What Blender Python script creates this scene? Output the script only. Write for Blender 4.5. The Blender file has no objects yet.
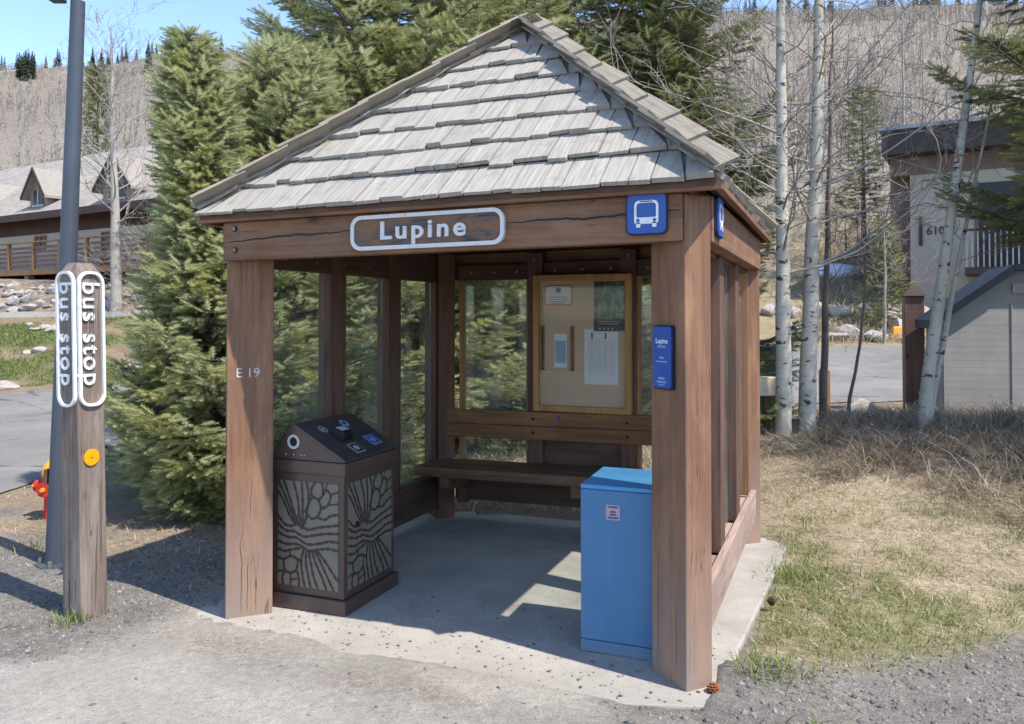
import bpy, bmesh, math, random
import numpy as np
from mathutils import Vector, Matrix
C = bpy.context.scene
R = math.radians
random.seed(7)
rng = np.random.default_rng(7)

# ------------------------------------------------------------------ camera
CAM = np.array([3.2277, -3.719, 1.7]); YAW = .3792; PIT = .0174; F = 817.08; CYP = 362 - 60.25
cd = bpy.data.cameras.new('camera'); cam = bpy.data.objects.new('camera', cd); C.collection.objects.link(cam)
cam.location = CAM; cam.rotation_euler = (math.pi/2 + PIT, 0, YAW)
cd.sensor_width = 36; cd.lens = F/1024*36; cd.shift_y = -60.25/1024; cd.clip_start = .05; cd.clip_end = 3000
C.camera = cam
# ------------------------------------------------------------------ sky and sun
SUN = Vector((1.40, -.355, 2.28)).normalized()
w = bpy.data.worlds.new('World'); C.world = w; w.use_nodes = True
nt = w.node_tree; bg = nt.nodes['Background']
sky = nt.nodes.new('ShaderNodeTexSky'); sky.sky_type = 'NISHITA'; sky.sun_disc = False
sky.sun_elevation = math.asin(SUN.z); sky.sun_rotation = math.atan2(SUN.x, SUN.y)
sky.altitude = 2500; sky.air_density = 1.0; sky.dust_density = 1.0; sky.ozone_density = 1.4
nt.links.new(sky.outputs[0], bg.inputs[0]); bg.inputs[1].default_value = .14
sd = bpy.data.lights.new('sun', 'SUN'); sd.energy = 2.5; sd.angle = R(.53); sd.color = (1, .935, .845)
so = bpy.data.objects.new('sun', sd); C.collection.objects.link(so)
so.rotation_euler = SUN.to_track_quat('Z', 'Y').to_euler()
C.view_settings.view_transform = 'Standard'; C.view_settings.look = 'None'
C.view_settings.gamma = 1; C.view_settings.use_curve_mapping = False
C.view_settings.exposure = 1.52
C.cycles.max_bounces = 8; C.cycles.transparent_max_bounces = 16

# ------------------------------------------------------------------ helpers
fwd = np.array([-math.sin(YAW), math.cos(YAW), 0]); rgt = np.array([math.cos(YAW), math.sin(YAW), 0])
def G(px, d, z=0.0):
    """place at lateral angle px (in picture columns) and distance d"""
    p = CAM + fwd*d + rgt*(px-512)/F*d
    return np.array([p[0], p[1], z])
def zat(py, d): return 1.7 + (316 - py)*d/F
def GP(px, py, d): return G(px, d, zat(py, d))

def tag(o, label=None, cat=None, group=None, kind=None):
    if label: o['label'] = label
    if cat: o['category'] = cat
    if group: o['group'] = group
    if kind: o['kind'] = kind
    return o
def link(o, parent=None):
    C.collection.objects.link(o)
    if parent is not None: o.parent = parent
    return o
def thing(name, label, cat, loc=(0, 0, 0), group=None, rz=0):
    o = bpy.data.objects.new(name, None); o.location = loc; o.rotation_euler = (0, 0, rz); o.empty_display_size = .1
    C.collection.objects.link(o); return tag(o, label, cat, group)
def copy_tree(o, parent=None, loc=None, rz=None, s=None):
    c = o.copy(); C.collection.objects.link(c)
    if parent is not None: c.parent = parent
    for ch in list(o.children): copy_tree(ch, c)
    if loc is not None: c.location = loc
    if rz is not None: c.rotation_euler = (0, 0, rz)
    if s is not None: c.scale = (s, s, s) if not hasattr(s, '__len__') else s
    return c
def base_of(o):
    v = np.zeros(3)
    while o is not None:
        v += np.array(o.location); o = o.parent
    return v
def smooth_line_(ln, k=6):
    p = np.array(ln, float); x = np.linspace(p[0, 0], p[-1, 0], (len(p)-1)*k+1); return np.stack([x, np.interp(x, p[:, 0], p[:, 1])+.0022*np.sin(x*41)+.0015*np.sin(x*97)], 1)
KX = .0105; SW, SDp = 2.587, 2.758
class MB:
    def __init__(s, shear=False): s.v = []; s.f = []; s.uv = {}; s.shear = shear
    def add(s, vs, fs):
        n = len(s.v); s.v += [tuple(map(float, p)) for p in vs]; s.f += [tuple(i+n for i in f) for f in fs]; return s
    def box(s, x0, x1, y0, y1, z0, z1):
        return s.add([(x, y, z) for z in (z0, z1) for y in (y0, y1) for x in (x0, x1)],
                     [(0, 2, 3, 1), (4, 5, 7, 6), (0, 1, 5, 4), (2, 6, 7, 3), (0, 4, 6, 2), (1, 3, 7, 5)])
    def obox(s, c, ax, ay, az):
        c, ax, ay, az = map(np.array, (c, ax, ay, az))
        return s.add([c + i*ax + j*ay + k*az for k in (-1, 1) for j in (-1, 1) for i in (-1, 1)],
                     [(0, 2, 3, 1), (4, 5, 7, 6), (0, 1, 5, 4), (2, 6, 7, 3), (0, 4, 6, 2), (1, 3, 7, 5)])
    def hexa(s, b, t):
        n = len(b)
        return s.add(list(b)+list(t), [tuple(range(n-1, -1, -1)), tuple(range(n, 2*n))] + [(i, (i+1) % n, n+(i+1) % n, n+i) for i in range(n)])
    def prism(s, poly, z0, z1): return s.hexa([(x, y, z0) for x, y in poly], [(x, y, z1) for x, y in poly])
    def tube(s, pts, rad, n=8, cap=True):
        pts = [np.array(p, float) for p in pts]
        if not hasattr(rad, '__len__'): rad = [rad]*len(pts)
        k = len(s.v); prev = None
        for i, p in enumerate(pts):
            t = pts[min(i+1, len(pts)-1)] - pts[max(i-1, 0)]; t = t/(np.linalg.norm(t)+1e-9)
            if prev is None:
                a = np.array([0, 0, 1.]) if abs(t[2]) < .9 else np.array([1., 0, 0])
                u = np.cross(t, a)
            else: u = prev - t*(prev @ t)
            u = u/(np.linalg.norm(u)+1e-9); prev = u; v = np.cross(t, u)
            for j in range(n):
                an = 2*math.pi*j/n; s.v.append(tuple(p + rad[i]*(math.cos(an)*u + math.sin(an)*v)))
        for i in range(len(pts)-1):
            for j in range(n):
                a = k+i*n+j; b = k+i*n+(j+1) % n; s.f.append((a, b, b+n, a+n))
        if cap:
            s.f.append(tuple(k+j for j in range(n-1, -1, -1))); m = k+(len(pts)-1)*n; s.f.append(tuple(m+j for j in range(n)))
        return s
    def cyl(s, c, ax, r, h, n=16, r2=None):
        c = np.array(c, float); ax = np.array(ax, float)/np.linalg.norm(ax)
        return s.tube([c, c+ax*h], [r, r if r2 is None else r2], n)
    def lathe(s, c, prof, n=16):
        c = np.array(c, float)
        return s.tube([c+np.array([0, 0, z]) for r, z in prof], [r for r, z in prof], n)
    def build(s, name, mat, parent=None, loc=None, bevel=0, smooth=False, seg=2):
        vs = np.array(s.v, float)
        if s.shear: vs[:, 2] += KX*(vs[:, 0]-SW/2)
        org = base_of(parent) if parent is not None else np.array(loc if loc is not None else (0, 0, 0), float)
        vs = vs - org
        me = bpy.data.meshes.new(name); me.from_pydata(vs.tolist(), [], s.f); me.update()
        bm = bmesh.new(); bm.from_mesh(me); bmesh.ops.recalc_face_normals(bm, faces=bm.faces)
        if bevel:
            bmesh.ops.bevel(bm, geom=[e for e in bm.edges if e.calc_face_angle(0) > .6], offset=bevel, segments=seg, affect='EDGES', profile=.5)
        bm.to_mesh(me); bm.free()
        if smooth: me.polygons.foreach_set('use_smooth', [True]*len(me.polygons))
        me.materials.append(mat)
        o = bpy.data.objects.new(name, me); link(o, parent)
        if parent is None and loc is not None: o.location = loc
        return o
def soup(name, verts, faces, mat, parent=None, loc=None, attr=None, smooth=False):
    """fast mesh from numpy; faces (n,3) or (n,4)"""
    org = base_of(parent) if parent is not None else np.array(loc if loc is not None else (0, 0, 0), float)
    verts = np.asarray(verts, np.float32) - org.astype(np.float32); faces = np.asarray(faces, np.int32); k = faces.shape[1]
    me = bpy.data.meshes.new(name); me.vertices.add(len(verts)); me.vertices.foreach_set('co', verts.ravel())
    me.loops.add(faces.size); me.loops.foreach_set('vertex_index', faces.ravel())
    me.polygons.add(len(faces)); me.polygons.foreach_set('loop_start', np.arange(0, faces.size, k, dtype=np.int32))
    me.polygons.foreach_set('loop_total', np.full(len(faces), k, np.int32))
    if smooth: me.polygons.foreach_set('use_smooth', np.ones(len(faces), bool))
    me.update(calc_edges=True)
    for an, (ty, data) in (attr or {}).items():
        a = me.attributes.new(an, ty, 'POINT')
        a.data.foreach_set('color' if ty == 'FLOAT_COLOR' else 'value', np.asarray(data, np.float32).ravel())
    me.materials.append(mat)
    o = bpy.data.objects.new(name, me); link(o, parent)
    if parent is None and loc is not None: o.location = loc
    return o

# ------------------------------------------------------------------ materials
class NT:
    def __init__(s, name, rough=.8, spec=.3, metal=0):
        s.m = bpy.data.materials.new(name); s.m.use_nodes = True; s.t = s.m.node_tree; s.b = s.t.nodes['Principled BSDF']
        s.b.inputs['Roughness'].default_value = rough; s.b.inputs['Specular IOR Level'].default_value = spec; s.b.inputs['Metallic'].default_value = metal
    def n(s, ty, **kw):
        x = s.t.nodes.new(ty)
        for k, v in kw.items():
            if k in x.inputs: s.put(x.inputs[k], v)
            else: setattr(x, k, v)
        return x
    def put(s, inp, v):
        if hasattr(v, 'is_linked') or hasattr(v, 'links') and not isinstance(v, (int, float, tuple)): s.t.links.new(v, inp)
        else: inp.default_value = v
    def coord(s, scale=(1, 1, 1), which='Object', rot=(0, 0, 0)):
        m = s.n('ShaderNodeMapping'); m.inputs['Scale'].default_value = scale; m.inputs['Rotation'].default_value = rot
        if which == 'World': src = s.n('ShaderNodeNewGeometry').outputs['Position']
        else: src = s.n('ShaderNodeTexCoord').outputs[which]
        s.t.links.new(src, m.inputs[0]); return m.outputs[0]
    def noise(s, vec, scale=1, detail=6, rough=.6, dist=0):
        x = s.n('ShaderNodeTexNoise', Vector=vec, Scale=scale, Detail=detail, Roughness=rough, Distortion=dist); return x.outputs[0]
    def ramp(s, fac, stops):
        r = s.n('ShaderNodeValToRGB'); s.t.links.new(fac, r.inputs[0]); el = r.color_ramp.elements
        while len(el) < len(stops): el.new(.5)
        for e, (p, c) in zip(el, stops): e.position = p; e.color = (*c, 1) if len(c) == 3 else c
        return r.outputs[0]
    def math(s, op, a, b=None):
        x = s.n('ShaderNodeMath', operation=op); s.put(x.inputs[0], a)
        if b is not None: s.put(x.inputs[1], b)
        return x.outputs[0]
    def mix(s, fac, a, b, mode='MIX'):
        x = s.n('ShaderNodeMix', data_type='RGBA', blend_type=mode)
        s.put(x.inputs[0], fac)
        for i, v in ((6, a), (7, b)):
            if isinstance(v, tuple): x.inputs[i].default_value = (*v[:3], 1)
            else: s.t.links.new(v, x.inputs[i])
        return x.outputs[2]
    def col(s, v):
        if isinstance(v, tuple): s.b.inputs['Base Color'].default_value = (*v[:3], 1)
        else: s.t.links.new(v, s.b.inputs['Base Color'])
        return s
    def bump(s, h, strength=.4, dist=.01):
        b = s.n('ShaderNodeBump', Height=h, Strength=strength, Distance=dist); s.t.links.new(b.outputs[0], s.b.inputs['Normal']); return s
    def rnd(s): return s.n('ShaderNodeNewGeometry').outputs['Random Per Island']
def plain(name, c, rough=.6, var=.25, scale=8, spec=.3, metal=0, bump=.1):
    m = NT(name, rough, spec, metal); f = m.noise(m.coord(), scale, 5)
    m.col(m.mix(m.ramp(f, [(.3, (0, 0, 0)), (.7, (1, 1, 1))]), tuple(x*(1-var) for x in c), tuple(min(1, x*(1+var)) for x in c)))
    if bump: m.bump(f, bump, .005)
    return m.m
def wood(name, dark, light, axis='z', grey=None, rough=.75, grain=45, crack=True, greyz=None, cw=.005):
    """rough sawn timber, grain along axis; greyz: height below which it is weathered grey"""
    m = NT(name, rough, .25); s = {'x': (1.2, grain, grain), 'y': (grain, 1.2, grain), 'z': (grain, grain, 1.2)}[axis]
    v = m.coord(s); f = m.noise(v, 1, 6, .65, .3); big = m.noise(m.coord((1, 1, 1)), 3.5, 4)
    c = m.mix(m.ramp(f, [(.32, (0, 0, 0)), (.68, (1, 1, 1))]), dark, light)
    c = m.mix(m.ramp(big, [(.35, (0, 0, 0)), (.75, (.6, .6, .6))]), c, grey or tuple(x*.7 for x in dark))
    if greyz:
        sep = m.n('ShaderNodeSeparateXYZ'); m.t.links.new(m.coord(which='World'), sep.inputs[0])
        hh = m.math('ADD', sep.outputs[2], m.math('MULTIPLY', m.math('SUBTRACT', f, .5), .5))
        c = m.mix(m.ramp(hh, [(greyz[0], (.85, .85, .85)), (greyz[1], (0, 0, 0))]), c, greyz[2])
    bl = m.noise(m.coord(tuple(.6 if x < 2 else 3.2 for x in s)), 1.6, 6, .7); c = m.mix(m.ramp(bl, [(.5, (0, 0, 0)), (.7, (.7, .7, .7))]), c, tuple(min(.6, x*1.5) for x in light)); c = m.mix(m.ramp(bl, [(.28, (.55, .55, .55)), (.45, (0, 0, 0))]), c, tuple(x*.65 for x in dark))
    kn = m.n('ShaderNodeTexVoronoi', Vector=m.coord(tuple(.5 if x < 2 else 1.0 for x in s)), Scale=3.1); kd = m.math('ADD', kn.outputs[0], m.math('MULTIPLY', m.math('SUBTRACT', bl, .5), .12))
    c = m.mix(m.ramp(kd, [(.045, (.75, .75, .75)), (.10, (0, 0, 0))]), c, tuple(x*.35 for x in dark))
    h = f
    if crack:
        s2 = tuple(x*.22 if x > 2 else .45 for x in s)
        cr = m.noise(m.coord(s2), 1, 3, .5, .5)
        line = m.ramp(cr, [(.5-cw, (1, 1, 1)), (.5, (0, 0, 0)), (.5+cw, (1, 1, 1))])
        gate = m.ramp(m.noise(m.coord((1, 1, 1)), 5, 2), [(.5, (0, 0, 0)), (.6, (1, 1, 1))])
        lm = m.math('MULTIPLY', m.math('SUBTRACT', 1.0, line), gate)
        c = m.mix(m.math('MULTIPLY', lm, .7), c, tuple(x*.25 for x in dark)); h = m.math('SUBTRACT', f, lm)
    m.col(c); m.bump(h, .5, .006); return m.m
def glassy(name, tint=(.92, .95, .93), dust=.16, refl=1.0):
    m = NT(name); t = m.t; tr = t.nodes.new('ShaderNodeBsdfTransparent'); tr.inputs[0].default_value = (*tint, 1)
    gl = t.nodes.new('ShaderNodeBsdfGlossy'); gl.inputs['Roughness'].default_value = .03
    lw = t.nodes.new('ShaderNodeLayerWeight'); lw.inputs[0].default_value = .5
    fr = m.math('ADD', m.math('MULTIPLY', m.math('POWER', lw.outputs[1], 5.0), .9*refl), .035*refl)
    mx = t.nodes.new('ShaderNodeMixShader'); t.links.new(fr, mx.inputs[0]); t.links.new(tr.outputs[0], mx.inputs[1]); t.links.new(gl.outputs[0], mx.inputs[2])
    df = t.nodes.new('ShaderNodeBsdfDiffuse'); df.inputs[0].default_value = (.5, .52, .5, 1)          # film of dust
    ns = m.noise(m.coord((1, 1, .4)), 6, 5); rr = m.ramp(ns, [(.35, (.02, .02, .02)), (.75, (dust, dust, dust))])
    mx2 = t.nodes.new('ShaderNodeMixShader'); t.links.new(rr, mx2.inputs[0]); t.links.new(mx.outputs[0], mx2.inputs[1]); t.links.new(df.outputs[0], mx2.inputs[2])
    t.links.new(mx2.outputs[0], t.nodes['Material Output'].inputs[0]); return m.m

BR_D, BR_L, BR_G = (.115, .052, .027), (.225, .112, .056), (.24, .15, .11)
GREYZ = (.02, .85, (.27, .21, .175))
M = {}
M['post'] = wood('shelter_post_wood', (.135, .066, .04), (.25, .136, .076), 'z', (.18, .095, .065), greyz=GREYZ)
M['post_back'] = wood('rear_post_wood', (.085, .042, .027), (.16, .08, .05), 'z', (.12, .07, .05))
M['beam_x'] = wood('shelter_beam_wood_x', BR_D, BR_L, 'x', BR_G)
M['beam_y'] = wood('shelter_beam_wood_y', (.135, .066, .04), (.25, .136, .076), 'y', BR_G)
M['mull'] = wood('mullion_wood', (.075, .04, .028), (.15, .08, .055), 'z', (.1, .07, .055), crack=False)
M['mull_lit'] = wood('mullion_wood_lit', (.22, .105, .05), (.34, .18, .09), 'z', (.25, .14, .08), crack=False)  # lit copy of the mullion wood, sunlight put into its colour
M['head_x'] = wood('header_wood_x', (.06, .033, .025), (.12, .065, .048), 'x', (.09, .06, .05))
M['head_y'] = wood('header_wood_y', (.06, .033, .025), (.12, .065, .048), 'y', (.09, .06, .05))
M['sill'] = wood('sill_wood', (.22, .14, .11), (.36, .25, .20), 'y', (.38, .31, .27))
M['bench'] = wood('bench_wood', (.085, .045, .028), (.19, .10, .06), 'x', (.15, .09, .06))
M['backrest'] = wood('backrest_wood', (.14, .06, .026), (.25, .12, .055), 'x', (.12, .06, .03))
M['oak'] = wood('frame_wood', (.30, .14, .045), (.45, .24, .08), 'z', (.28, .13, .05), rough=.45, crack=False)
M['soffit'] = plain('soffit_boards', (.10, .06, .045), .9)
M['bolt'] = plain('bolt_steel', (.22, .21, .2), .5, metal=.6)
M['glass'] = glassy('window_glass'); M['boardglass'] = glassy('board_glass', (.97, .97, .96), .03, .3)
def shingle_mat(name, a, b, c2):
    m = NT(name, .85, .2); uv = m.n('ShaderNodeUVMap').outputs[0]
    mp = m.n('ShaderNodeMapping'); mp.inputs['Scale'].default_value = (55, 2.2, 1); m.t.links.new(uv, mp.inputs[0])
    f = m.noise(mp.outputs[0], 1, 6, .7, .2)
    c = m.mix(m.ramp(f, [(.3, (0, 0, 0)), (.62, (1, 1, 1))]), a, b)
    r = m.rnd(); c = m.mix(m.math('MULTIPLY', r, .45), c, c2)
    st = m.noise(m.coord((1, 1, 1)), 9, 4); c = m.mix(m.ramp(st, [(.55, (0, 0, 0)), (.8, (.55, .55, .55))]), c, tuple(x*.6 for x in a))
    m.col(c); m.bump(f, .6, .006); return m.m
M['shingle'] = shingle_mat('cedar_shingle', (.215, .195, .165), (.41, .38, .335), (.28, .26, .23))
M['cap'] = shingle_mat('ridge_cap_wood', (.17, .145, .11), (.31, .27, .22), (.24, .21, .17))
M['blue'] = plain('blue_sign_paint', (.035, .09, .32), .4, .08)
M['blueedge'] = plain('dark_sign_edge', (.012, .018, .045), .5, .1)
M['white'] = plain('white_paint', (.72, .72, .70), .5, .12, 20)
m = NT('worn_white_paint', .6); f = m.noise(m.coord(), 40, 5); m.col(m.mix(m.ramp(f, [(.58, (0, 0, 0)), (.72, (1, 1, 1))]), (.62, .60, .57), (.40, .36, .33))); m.bump(f, .2, .003); M['wornwhite'] = m.m
m = NT('grey_wood_end', .85); f = m.noise(m.coord((5, 16, 16)), 1.5, 5, .6, .6); m.col(m.ramp(f, [(.3, (.05, .035, .03)), (.46, (.13, .10, .085)), (.58, (.21, .10, .045)), (.75, (.18, .14, .12))])); m.bump(f, .8, .008); M['signboard'] = m.m
M['busp'] = wood('weathered_post_wood', (.115, .088, .072), (.25, .21, .182), 'z', (.17, .11, .08), cw=.013)
M['pole'] = plain('painted_steel_pole', (.062, .072, .09), .45, .12, 3)
M['orange'] = plain('amber_reflector', (.85, .33, .01), .3, .08)
M['red'] = plain('hydrant_red', (.45, .03, .02), .45, .15)
M['yellow'] = plain('hydrant_yellow', (.75, .33, .02), .45, .15)
M['bin'] = plain('bin_brown_metal', (.075, .048, .04), .28, .15, 6, spec=.5, bump=.02)
M['binpanel'] = plain('bin_panel_beige', (.165, .145, .115), .4, .15, 4, bump=.02)
M['binline'] = plain('bin_cutout_dark', (.05, .036, .03), .4, .15)
M['bintop'] = plain('bin_black_top', (.055, .05, .05), .3, .2, 14, spec=.5)
M['ring'] = plain('grey_ring', (.45, .45, .43), .4, .1)
M['black'] = plain('black_rubber', (.01, .01, .012), .5, .1)
M['ltblue'] = plain('light_blue_label', (.20, .32, .48), .5, .1)
m = NT('cabinet_blue_paint', .42, .4); v = m.coord(which='World'); f = m.noise(v, 2.2, 5); g = m.noise(m.coord((40, 40, 3)), 1, 4); sp = m.n('ShaderNodeSeparateXYZ'); m.t.links.new(v, sp.inputs[0])
c = m.mix(m.ramp(f, [(.3, (0, 0, 0)), (.7, (1, 1, 1))]), (.043, .138, .275), (.062, .172, .325)); c = m.mix(m.ramp(g, [(.55, (0, 0, 0)), (.8, (.35, .35, .35))]), c, (.10, .22, .37))
dz = m.math('ADD', sp.outputs[2], m.math('MULTIPLY', m.math('SUBTRACT', m.noise(v, 14, 5), .5), .16)); c = m.mix(m.ramp(dz, [(0, (.6, .6, .6)), (.10, (0, 0, 0))]), c, (.22, .22, .21)); m.col(c); m.bump(f, .03, .004); M['cab'] = m.m
M['cabtop_lit'] = plain('cabinet_blue_lit', (.07, .25, .47), .42, .07, 2.5, spec=.5, bump=.02)  # same blue made lighter, daylight on the top painted into the colour
M['label'] = plain('cabinet_sticker', (.42, .3, .32), .5, .3, 90)
M['pinboard'] = plain('pinboard_tan', (.50, .36, .25), .85, .06, 3)
M['paper'] = plain('paper_white', (.62, .63, .66), .7, .05)
M['ink'] = plain('grey_ink', (.30, .31, .34), .7, .1)
M['redink'] = plain('red_ink', (.45, .08, .07), .6, .1)
M['navy'] = plain('navy_ink', (.05, .08, .2), .6, .1)
m = NT('poster_print', .5); f = m.noise(m.coord((9, 9, 6)), 1.6, 7, .7); m.col(m.ramp(f, [(.3, (.012, .02, .02)), (.48, (.05, .09, .07)), (.6, (.18, .26, .22)), (.75, (.35, .42, .40))])); M['poster'] = m.m
M['dark'] = plain('dark_card', (.022, .028, .03), .6, .1)
m = NT('concrete', .9, .2); v = m.coord(); f = m.noise(v, 3, 8, .65); g = m.noise(v, 60, 4)
c = m.mix(m.ramp(f, [(.35, (0, 0, 0)), (.7, (1, 1, 1))]), (.315, .29, .255), (.435, .405, .36))
sp = m.n('ShaderNodeSeparateXYZ'); m.t.links.new(m.coord(which='World'), sp.inputs[0]); dn = m.math('MULTIPLY', m.math('SUBTRACT', m.noise(v, 2.6, 7, .7), .5), .75)
c = m.mix(m.ramp(m.math('ADD', m.math('ADD', sp.outputs[1], dn), .5), [(.22, (.85, .85, .85)), (.62, (0, 0, 0))]), c, (.285, .26, .225))
c = m.mix(m.ramp(m.math('SUBTRACT', m.math('ADD', sp.outputs[0], m.math('MULTIPLY', dn, .6)), 2.3), [(.32, (0, 0, 0)), (.62, (.75, .75, .75))]), c, (.26, .235, .205)); c = m.mix(m.ramp(g, [(.3, (.5, .5, .5)), (.5, (0, 0, 0))]), c, (.24, .22, .2))
m.col(c); m.bump(g, .35, .004); M['concrete'] = m.m

# ------------------------------------------------------------------ terrain height
COLS = [  # picture column -> profile (distance, height)
 (-900, [(0, -.02), (20, 0), (28, .5), (45, 3), (70, 8), (120, 24), (350, 98), (600, 60)]),
 (-250, [(0, -.02), (17.6, 0), (19.5, .10), (22, .72), (26, 1.60), (26.8, 1.72), (28.3, 2.85), (30, 3.0), (45, 4.2), (60, 8), (100, 22), (200, 58), (350, 104), (600, 60)]),
 (90,  [(0, -.02), (18.5, 0), (20.5, .12), (22.5, .75), (26, 1.62), (26.8, 1.75), (28.3, 2.75), (30, 3.0), (45, 4.2), (60, 8), (100, 22), (200, 58), (350, 109), (600, 60)]),
 (200, [(0, -.02), (17, 0), (20, .2), (26, 1.6), (28, 2.6), (30, 3.0), (45, 4.2), (60, 8), (100, 23), (200, 61), (350, 116), (600, 60)]),
 (520, [(0, -.02), (6.5, -.02), (10, .10), (16, .15), (24, .9), (30, 2.0), (45, 4.5), (60, 8.5), (100, 24), (200, 66), (350, 128), (600, 70)]),
 (745, [(0, -.02), (5.6, -.02), (7.5, .08), (9.2, .26), (10.5, .30), (13, .05), (16, 0), (24, .8), (26, 1.1), (30, 2.4), (36, 4.3), (50, 8.2), (100, 25), (200, 70), (350, 133.5), (600, 80)]),
 (900, [(0, -.02), (4.3, -.02), (5.6, .05), (8, .32), (9.6, .42), (11, .30), (13.3, 0), (16, 0), (24, .8), (26, 1.1), (30, 2.6), (36, 4.6), (50, 8.8), (100, 26), (200, 72), (350, 135.5), (600, 80)]),
 (1300, [(0, -.02), (4.0, -.02), (5.5, .12), (8, .5), (10, .5), (13, .1), (16, .1), (24, .8), (30, 2.6), (50, 9), (100, 27), (200, 75), (350, 138), (600, 80)]),
 (1900, [(0, -.02), (4.0, 0), (8, .6), (13, .5), (24, 1.2), (50, 9), (100, 27), (350, 138), (600, 80)]),
]
_DG = np.concatenate([np.linspace(0, 60, 601), np.linspace(60.5, 650, 800)])
def _sm(y, k):
    ker = np.hanning(k+2)[1:-1]; ker /= ker.sum(); p = np.pad(y, k//2, mode='edge'); return np.convolve(p, ker, 'valid')[:len(y)]
_T = np.array([_sm(np.interp(_DG, [a for a, b in pr], [b for a, b in pr]), 9) for _, pr in COLS]); _CP = np.array([math.atan((c-512)/F) for c, _ in COLS])
def _hash(ix, iy):
    h = np.sin(ix*127.1 + iy*311.7)*43758.5453; return h - np.floor(h)
def vnoise(x, y):
    ix = np.floor(x); iy = np.floor(y); fx = x-ix; fy = y-iy; fx = fx*fx*(3-2*fx); fy = fy*fy*(3-2*fy)
    a = _hash(ix, iy); b = _hash(ix+1, iy); c = _hash(ix, iy+1); d = _hash(ix+1, iy+1)
    return a+(b-a)*fx+(c-a)*fy+(a-b-c+d)*fx*fy
def fbm(x, y, o=4):
    s = 0; a = .5
    for i in range(o): s = s+a*vnoise(x*2**i+7*i, y*2**i+3*i); a *= .5
    return s/(1-.5**o)
def sstep(a, b, x): t = np.clip((x-a)/(b-a), 0, 1); return t*t*(3-2*t)
def polar(x, y):
    x = np.asarray(x, float); y = np.asarray(y, float); dx = x-CAM[0]; dy = y-CAM[1]
    d = dx*fwd[0]+dy*fwd[1]; l = dx*rgt[0]+dy*rgt[1]; r = np.hypot(d, l); th = np.arctan2(l, d)
    return th, r, d, l
def H(x, y, road=True):
    th, r, d, l = polar(x, y)
    thc = np.clip(th, _CP[0], _CP[-1]); dd = r*np.cos(thc)
    back = np.clip((np.abs(th)-1.3)/.5, 0, 1)
    di = np.clip(dd, 0, 640); i = np.searchsorted(_DG, di)-1; i = np.clip(i, 0, len(_DG)-2)
    t = (di-_DG[i])/(_DG[i+1]-_DG[i])
    j = np.clip(np.searchsorted(_CP, thc)-1, 0, len(_CP)-2); u = (thc-_CP[j])/(_CP[j+1]-_CP[j]); u = u*u*(3-2*u)
    z = (1-u)*((1-t)*_T[j, i]+t*_T[j, i+1]) + u*((1-t)*_T[j+1, i]+t*_T[j+1, i+1])
    z = z*(1-back) + back*-.02
    amp = np.clip((dd-50)/150, 0, 1)*3.0*(1-back)
    z = z + amp*(fbm(x/38, y/38)-.5)*2
    amp2 = np.clip((dd-5.5)/4, 0, 1)*.10*np.clip((60-dd)/30, 0, 1)*(1-back)
    rm = road_mask(x, y)
    z = z + amp2*(1-rm)*(fbm(np.asarray(x)*1.3, np.asarray(y)*1.3)-.5)
    if road: z = z - .03*rm
    z = z-.06*((x > -.2)&(x < 2.70)&(y > .0)&(y < 2.72))
    nb_ = fbm(x*2.3+3, y*2.3); zn = sstep(.02, .20, -y-.02+(nb_-.5)*.28)*sstep(1.5, .7, -y)*sstep(-.6, -.1, x)*sstep(3.2, 2.5, x)
    z2 = sstep(.75, .35, y+(nb_-.5)*.5)*sstep(2.58, 2.72, x+(nb_-.5)*.12)*sstep(3.4, 2.9, x)*sstep(-.8, -.3, y); zn = np.maximum(zn, z2)
    z = z*(1-zn)+zn*(.014+.0105*(x-1.29))
    return z
RNEAR = [(-1.2, 3.6), (-.9, 5.6), (-.56, 7.85), (-.44, 10.2), (-.30, 13.0), (0, 15.0), (.4, 16), (.8, 17)]
RFAR = [(-1.2, 13), (-.9, 15.5), (-.56, 17.6), (-.50, 19.0), (-.3, 21), (0, 23), (.4, 24), (.8, 25)]
def road_edges(th):
    return np.interp(th, [a for a, b in RNEAR], [b for a, b in RNEAR]), np.interp(th, [a for a, b in RFAR], [b for a, b in RFAR])
def road_mask(x, y):
    th, r, d, l = polar(x, y); a, b = road_edges(th)
    dd = d
    k = .25
    return np.clip((dd-a)/k, 0, 1)*np.clip((b-dd)/k, 0, 1)*(np.abs(th) < 1.2)
def H1(x, y): return float(H(np.array([x]), np.array([y]))[0])
def onG(px, d):
    p = G(px, d); return np.array([p[0], p[1], H1(p[0], p[1])])

# ground sheet
th = np.unique(np.concatenate([np.linspace(-math.pi, -.95, 40), np.linspace(-.95, .95, 460), np.linspace(.95, math.pi, 40)]))
rr = np.concatenate([[.05, .6, 1.2], np.geomspace(1.8, 620, 300)])
TH, RR = np.meshgrid(th, rr); X = CAM[0]+RR*(np.cos(TH)*fwd[0]+np.sin(TH)*rgt[0]); Y = CAM[1]+RR*(np.cos(TH)*fwd[1]+np.sin(TH)*rgt[1])
Z = H(X, Y)
Dp = RR*np.cos(TH); PX = 512+F*np.tan(np.clip(TH, -1.2, 1.2))
nz = fbm(X*1.1, Y*1.1); nz2 = fbm(X*4+5, Y*4); nz3 = fbm(X*.35+9, Y*.35)
def lay(col, c, m): return col*(1-m[..., None]) + np.array(c)*m[..., None]
col = np.zeros(X.shape+(3,))+np.array([.19, .178, .163])                          # grey gravel
brown = sstep(-.2, .9, -X+.5*(nz-.5)*2)*sstep(.25, .8, Y+(nz-.5)*1.6)                  # bare earth beyond the bus-stop post
col = lay(col, (.26, .205, .145), brown*sstep(.35, .6, nz2+.15))
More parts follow.
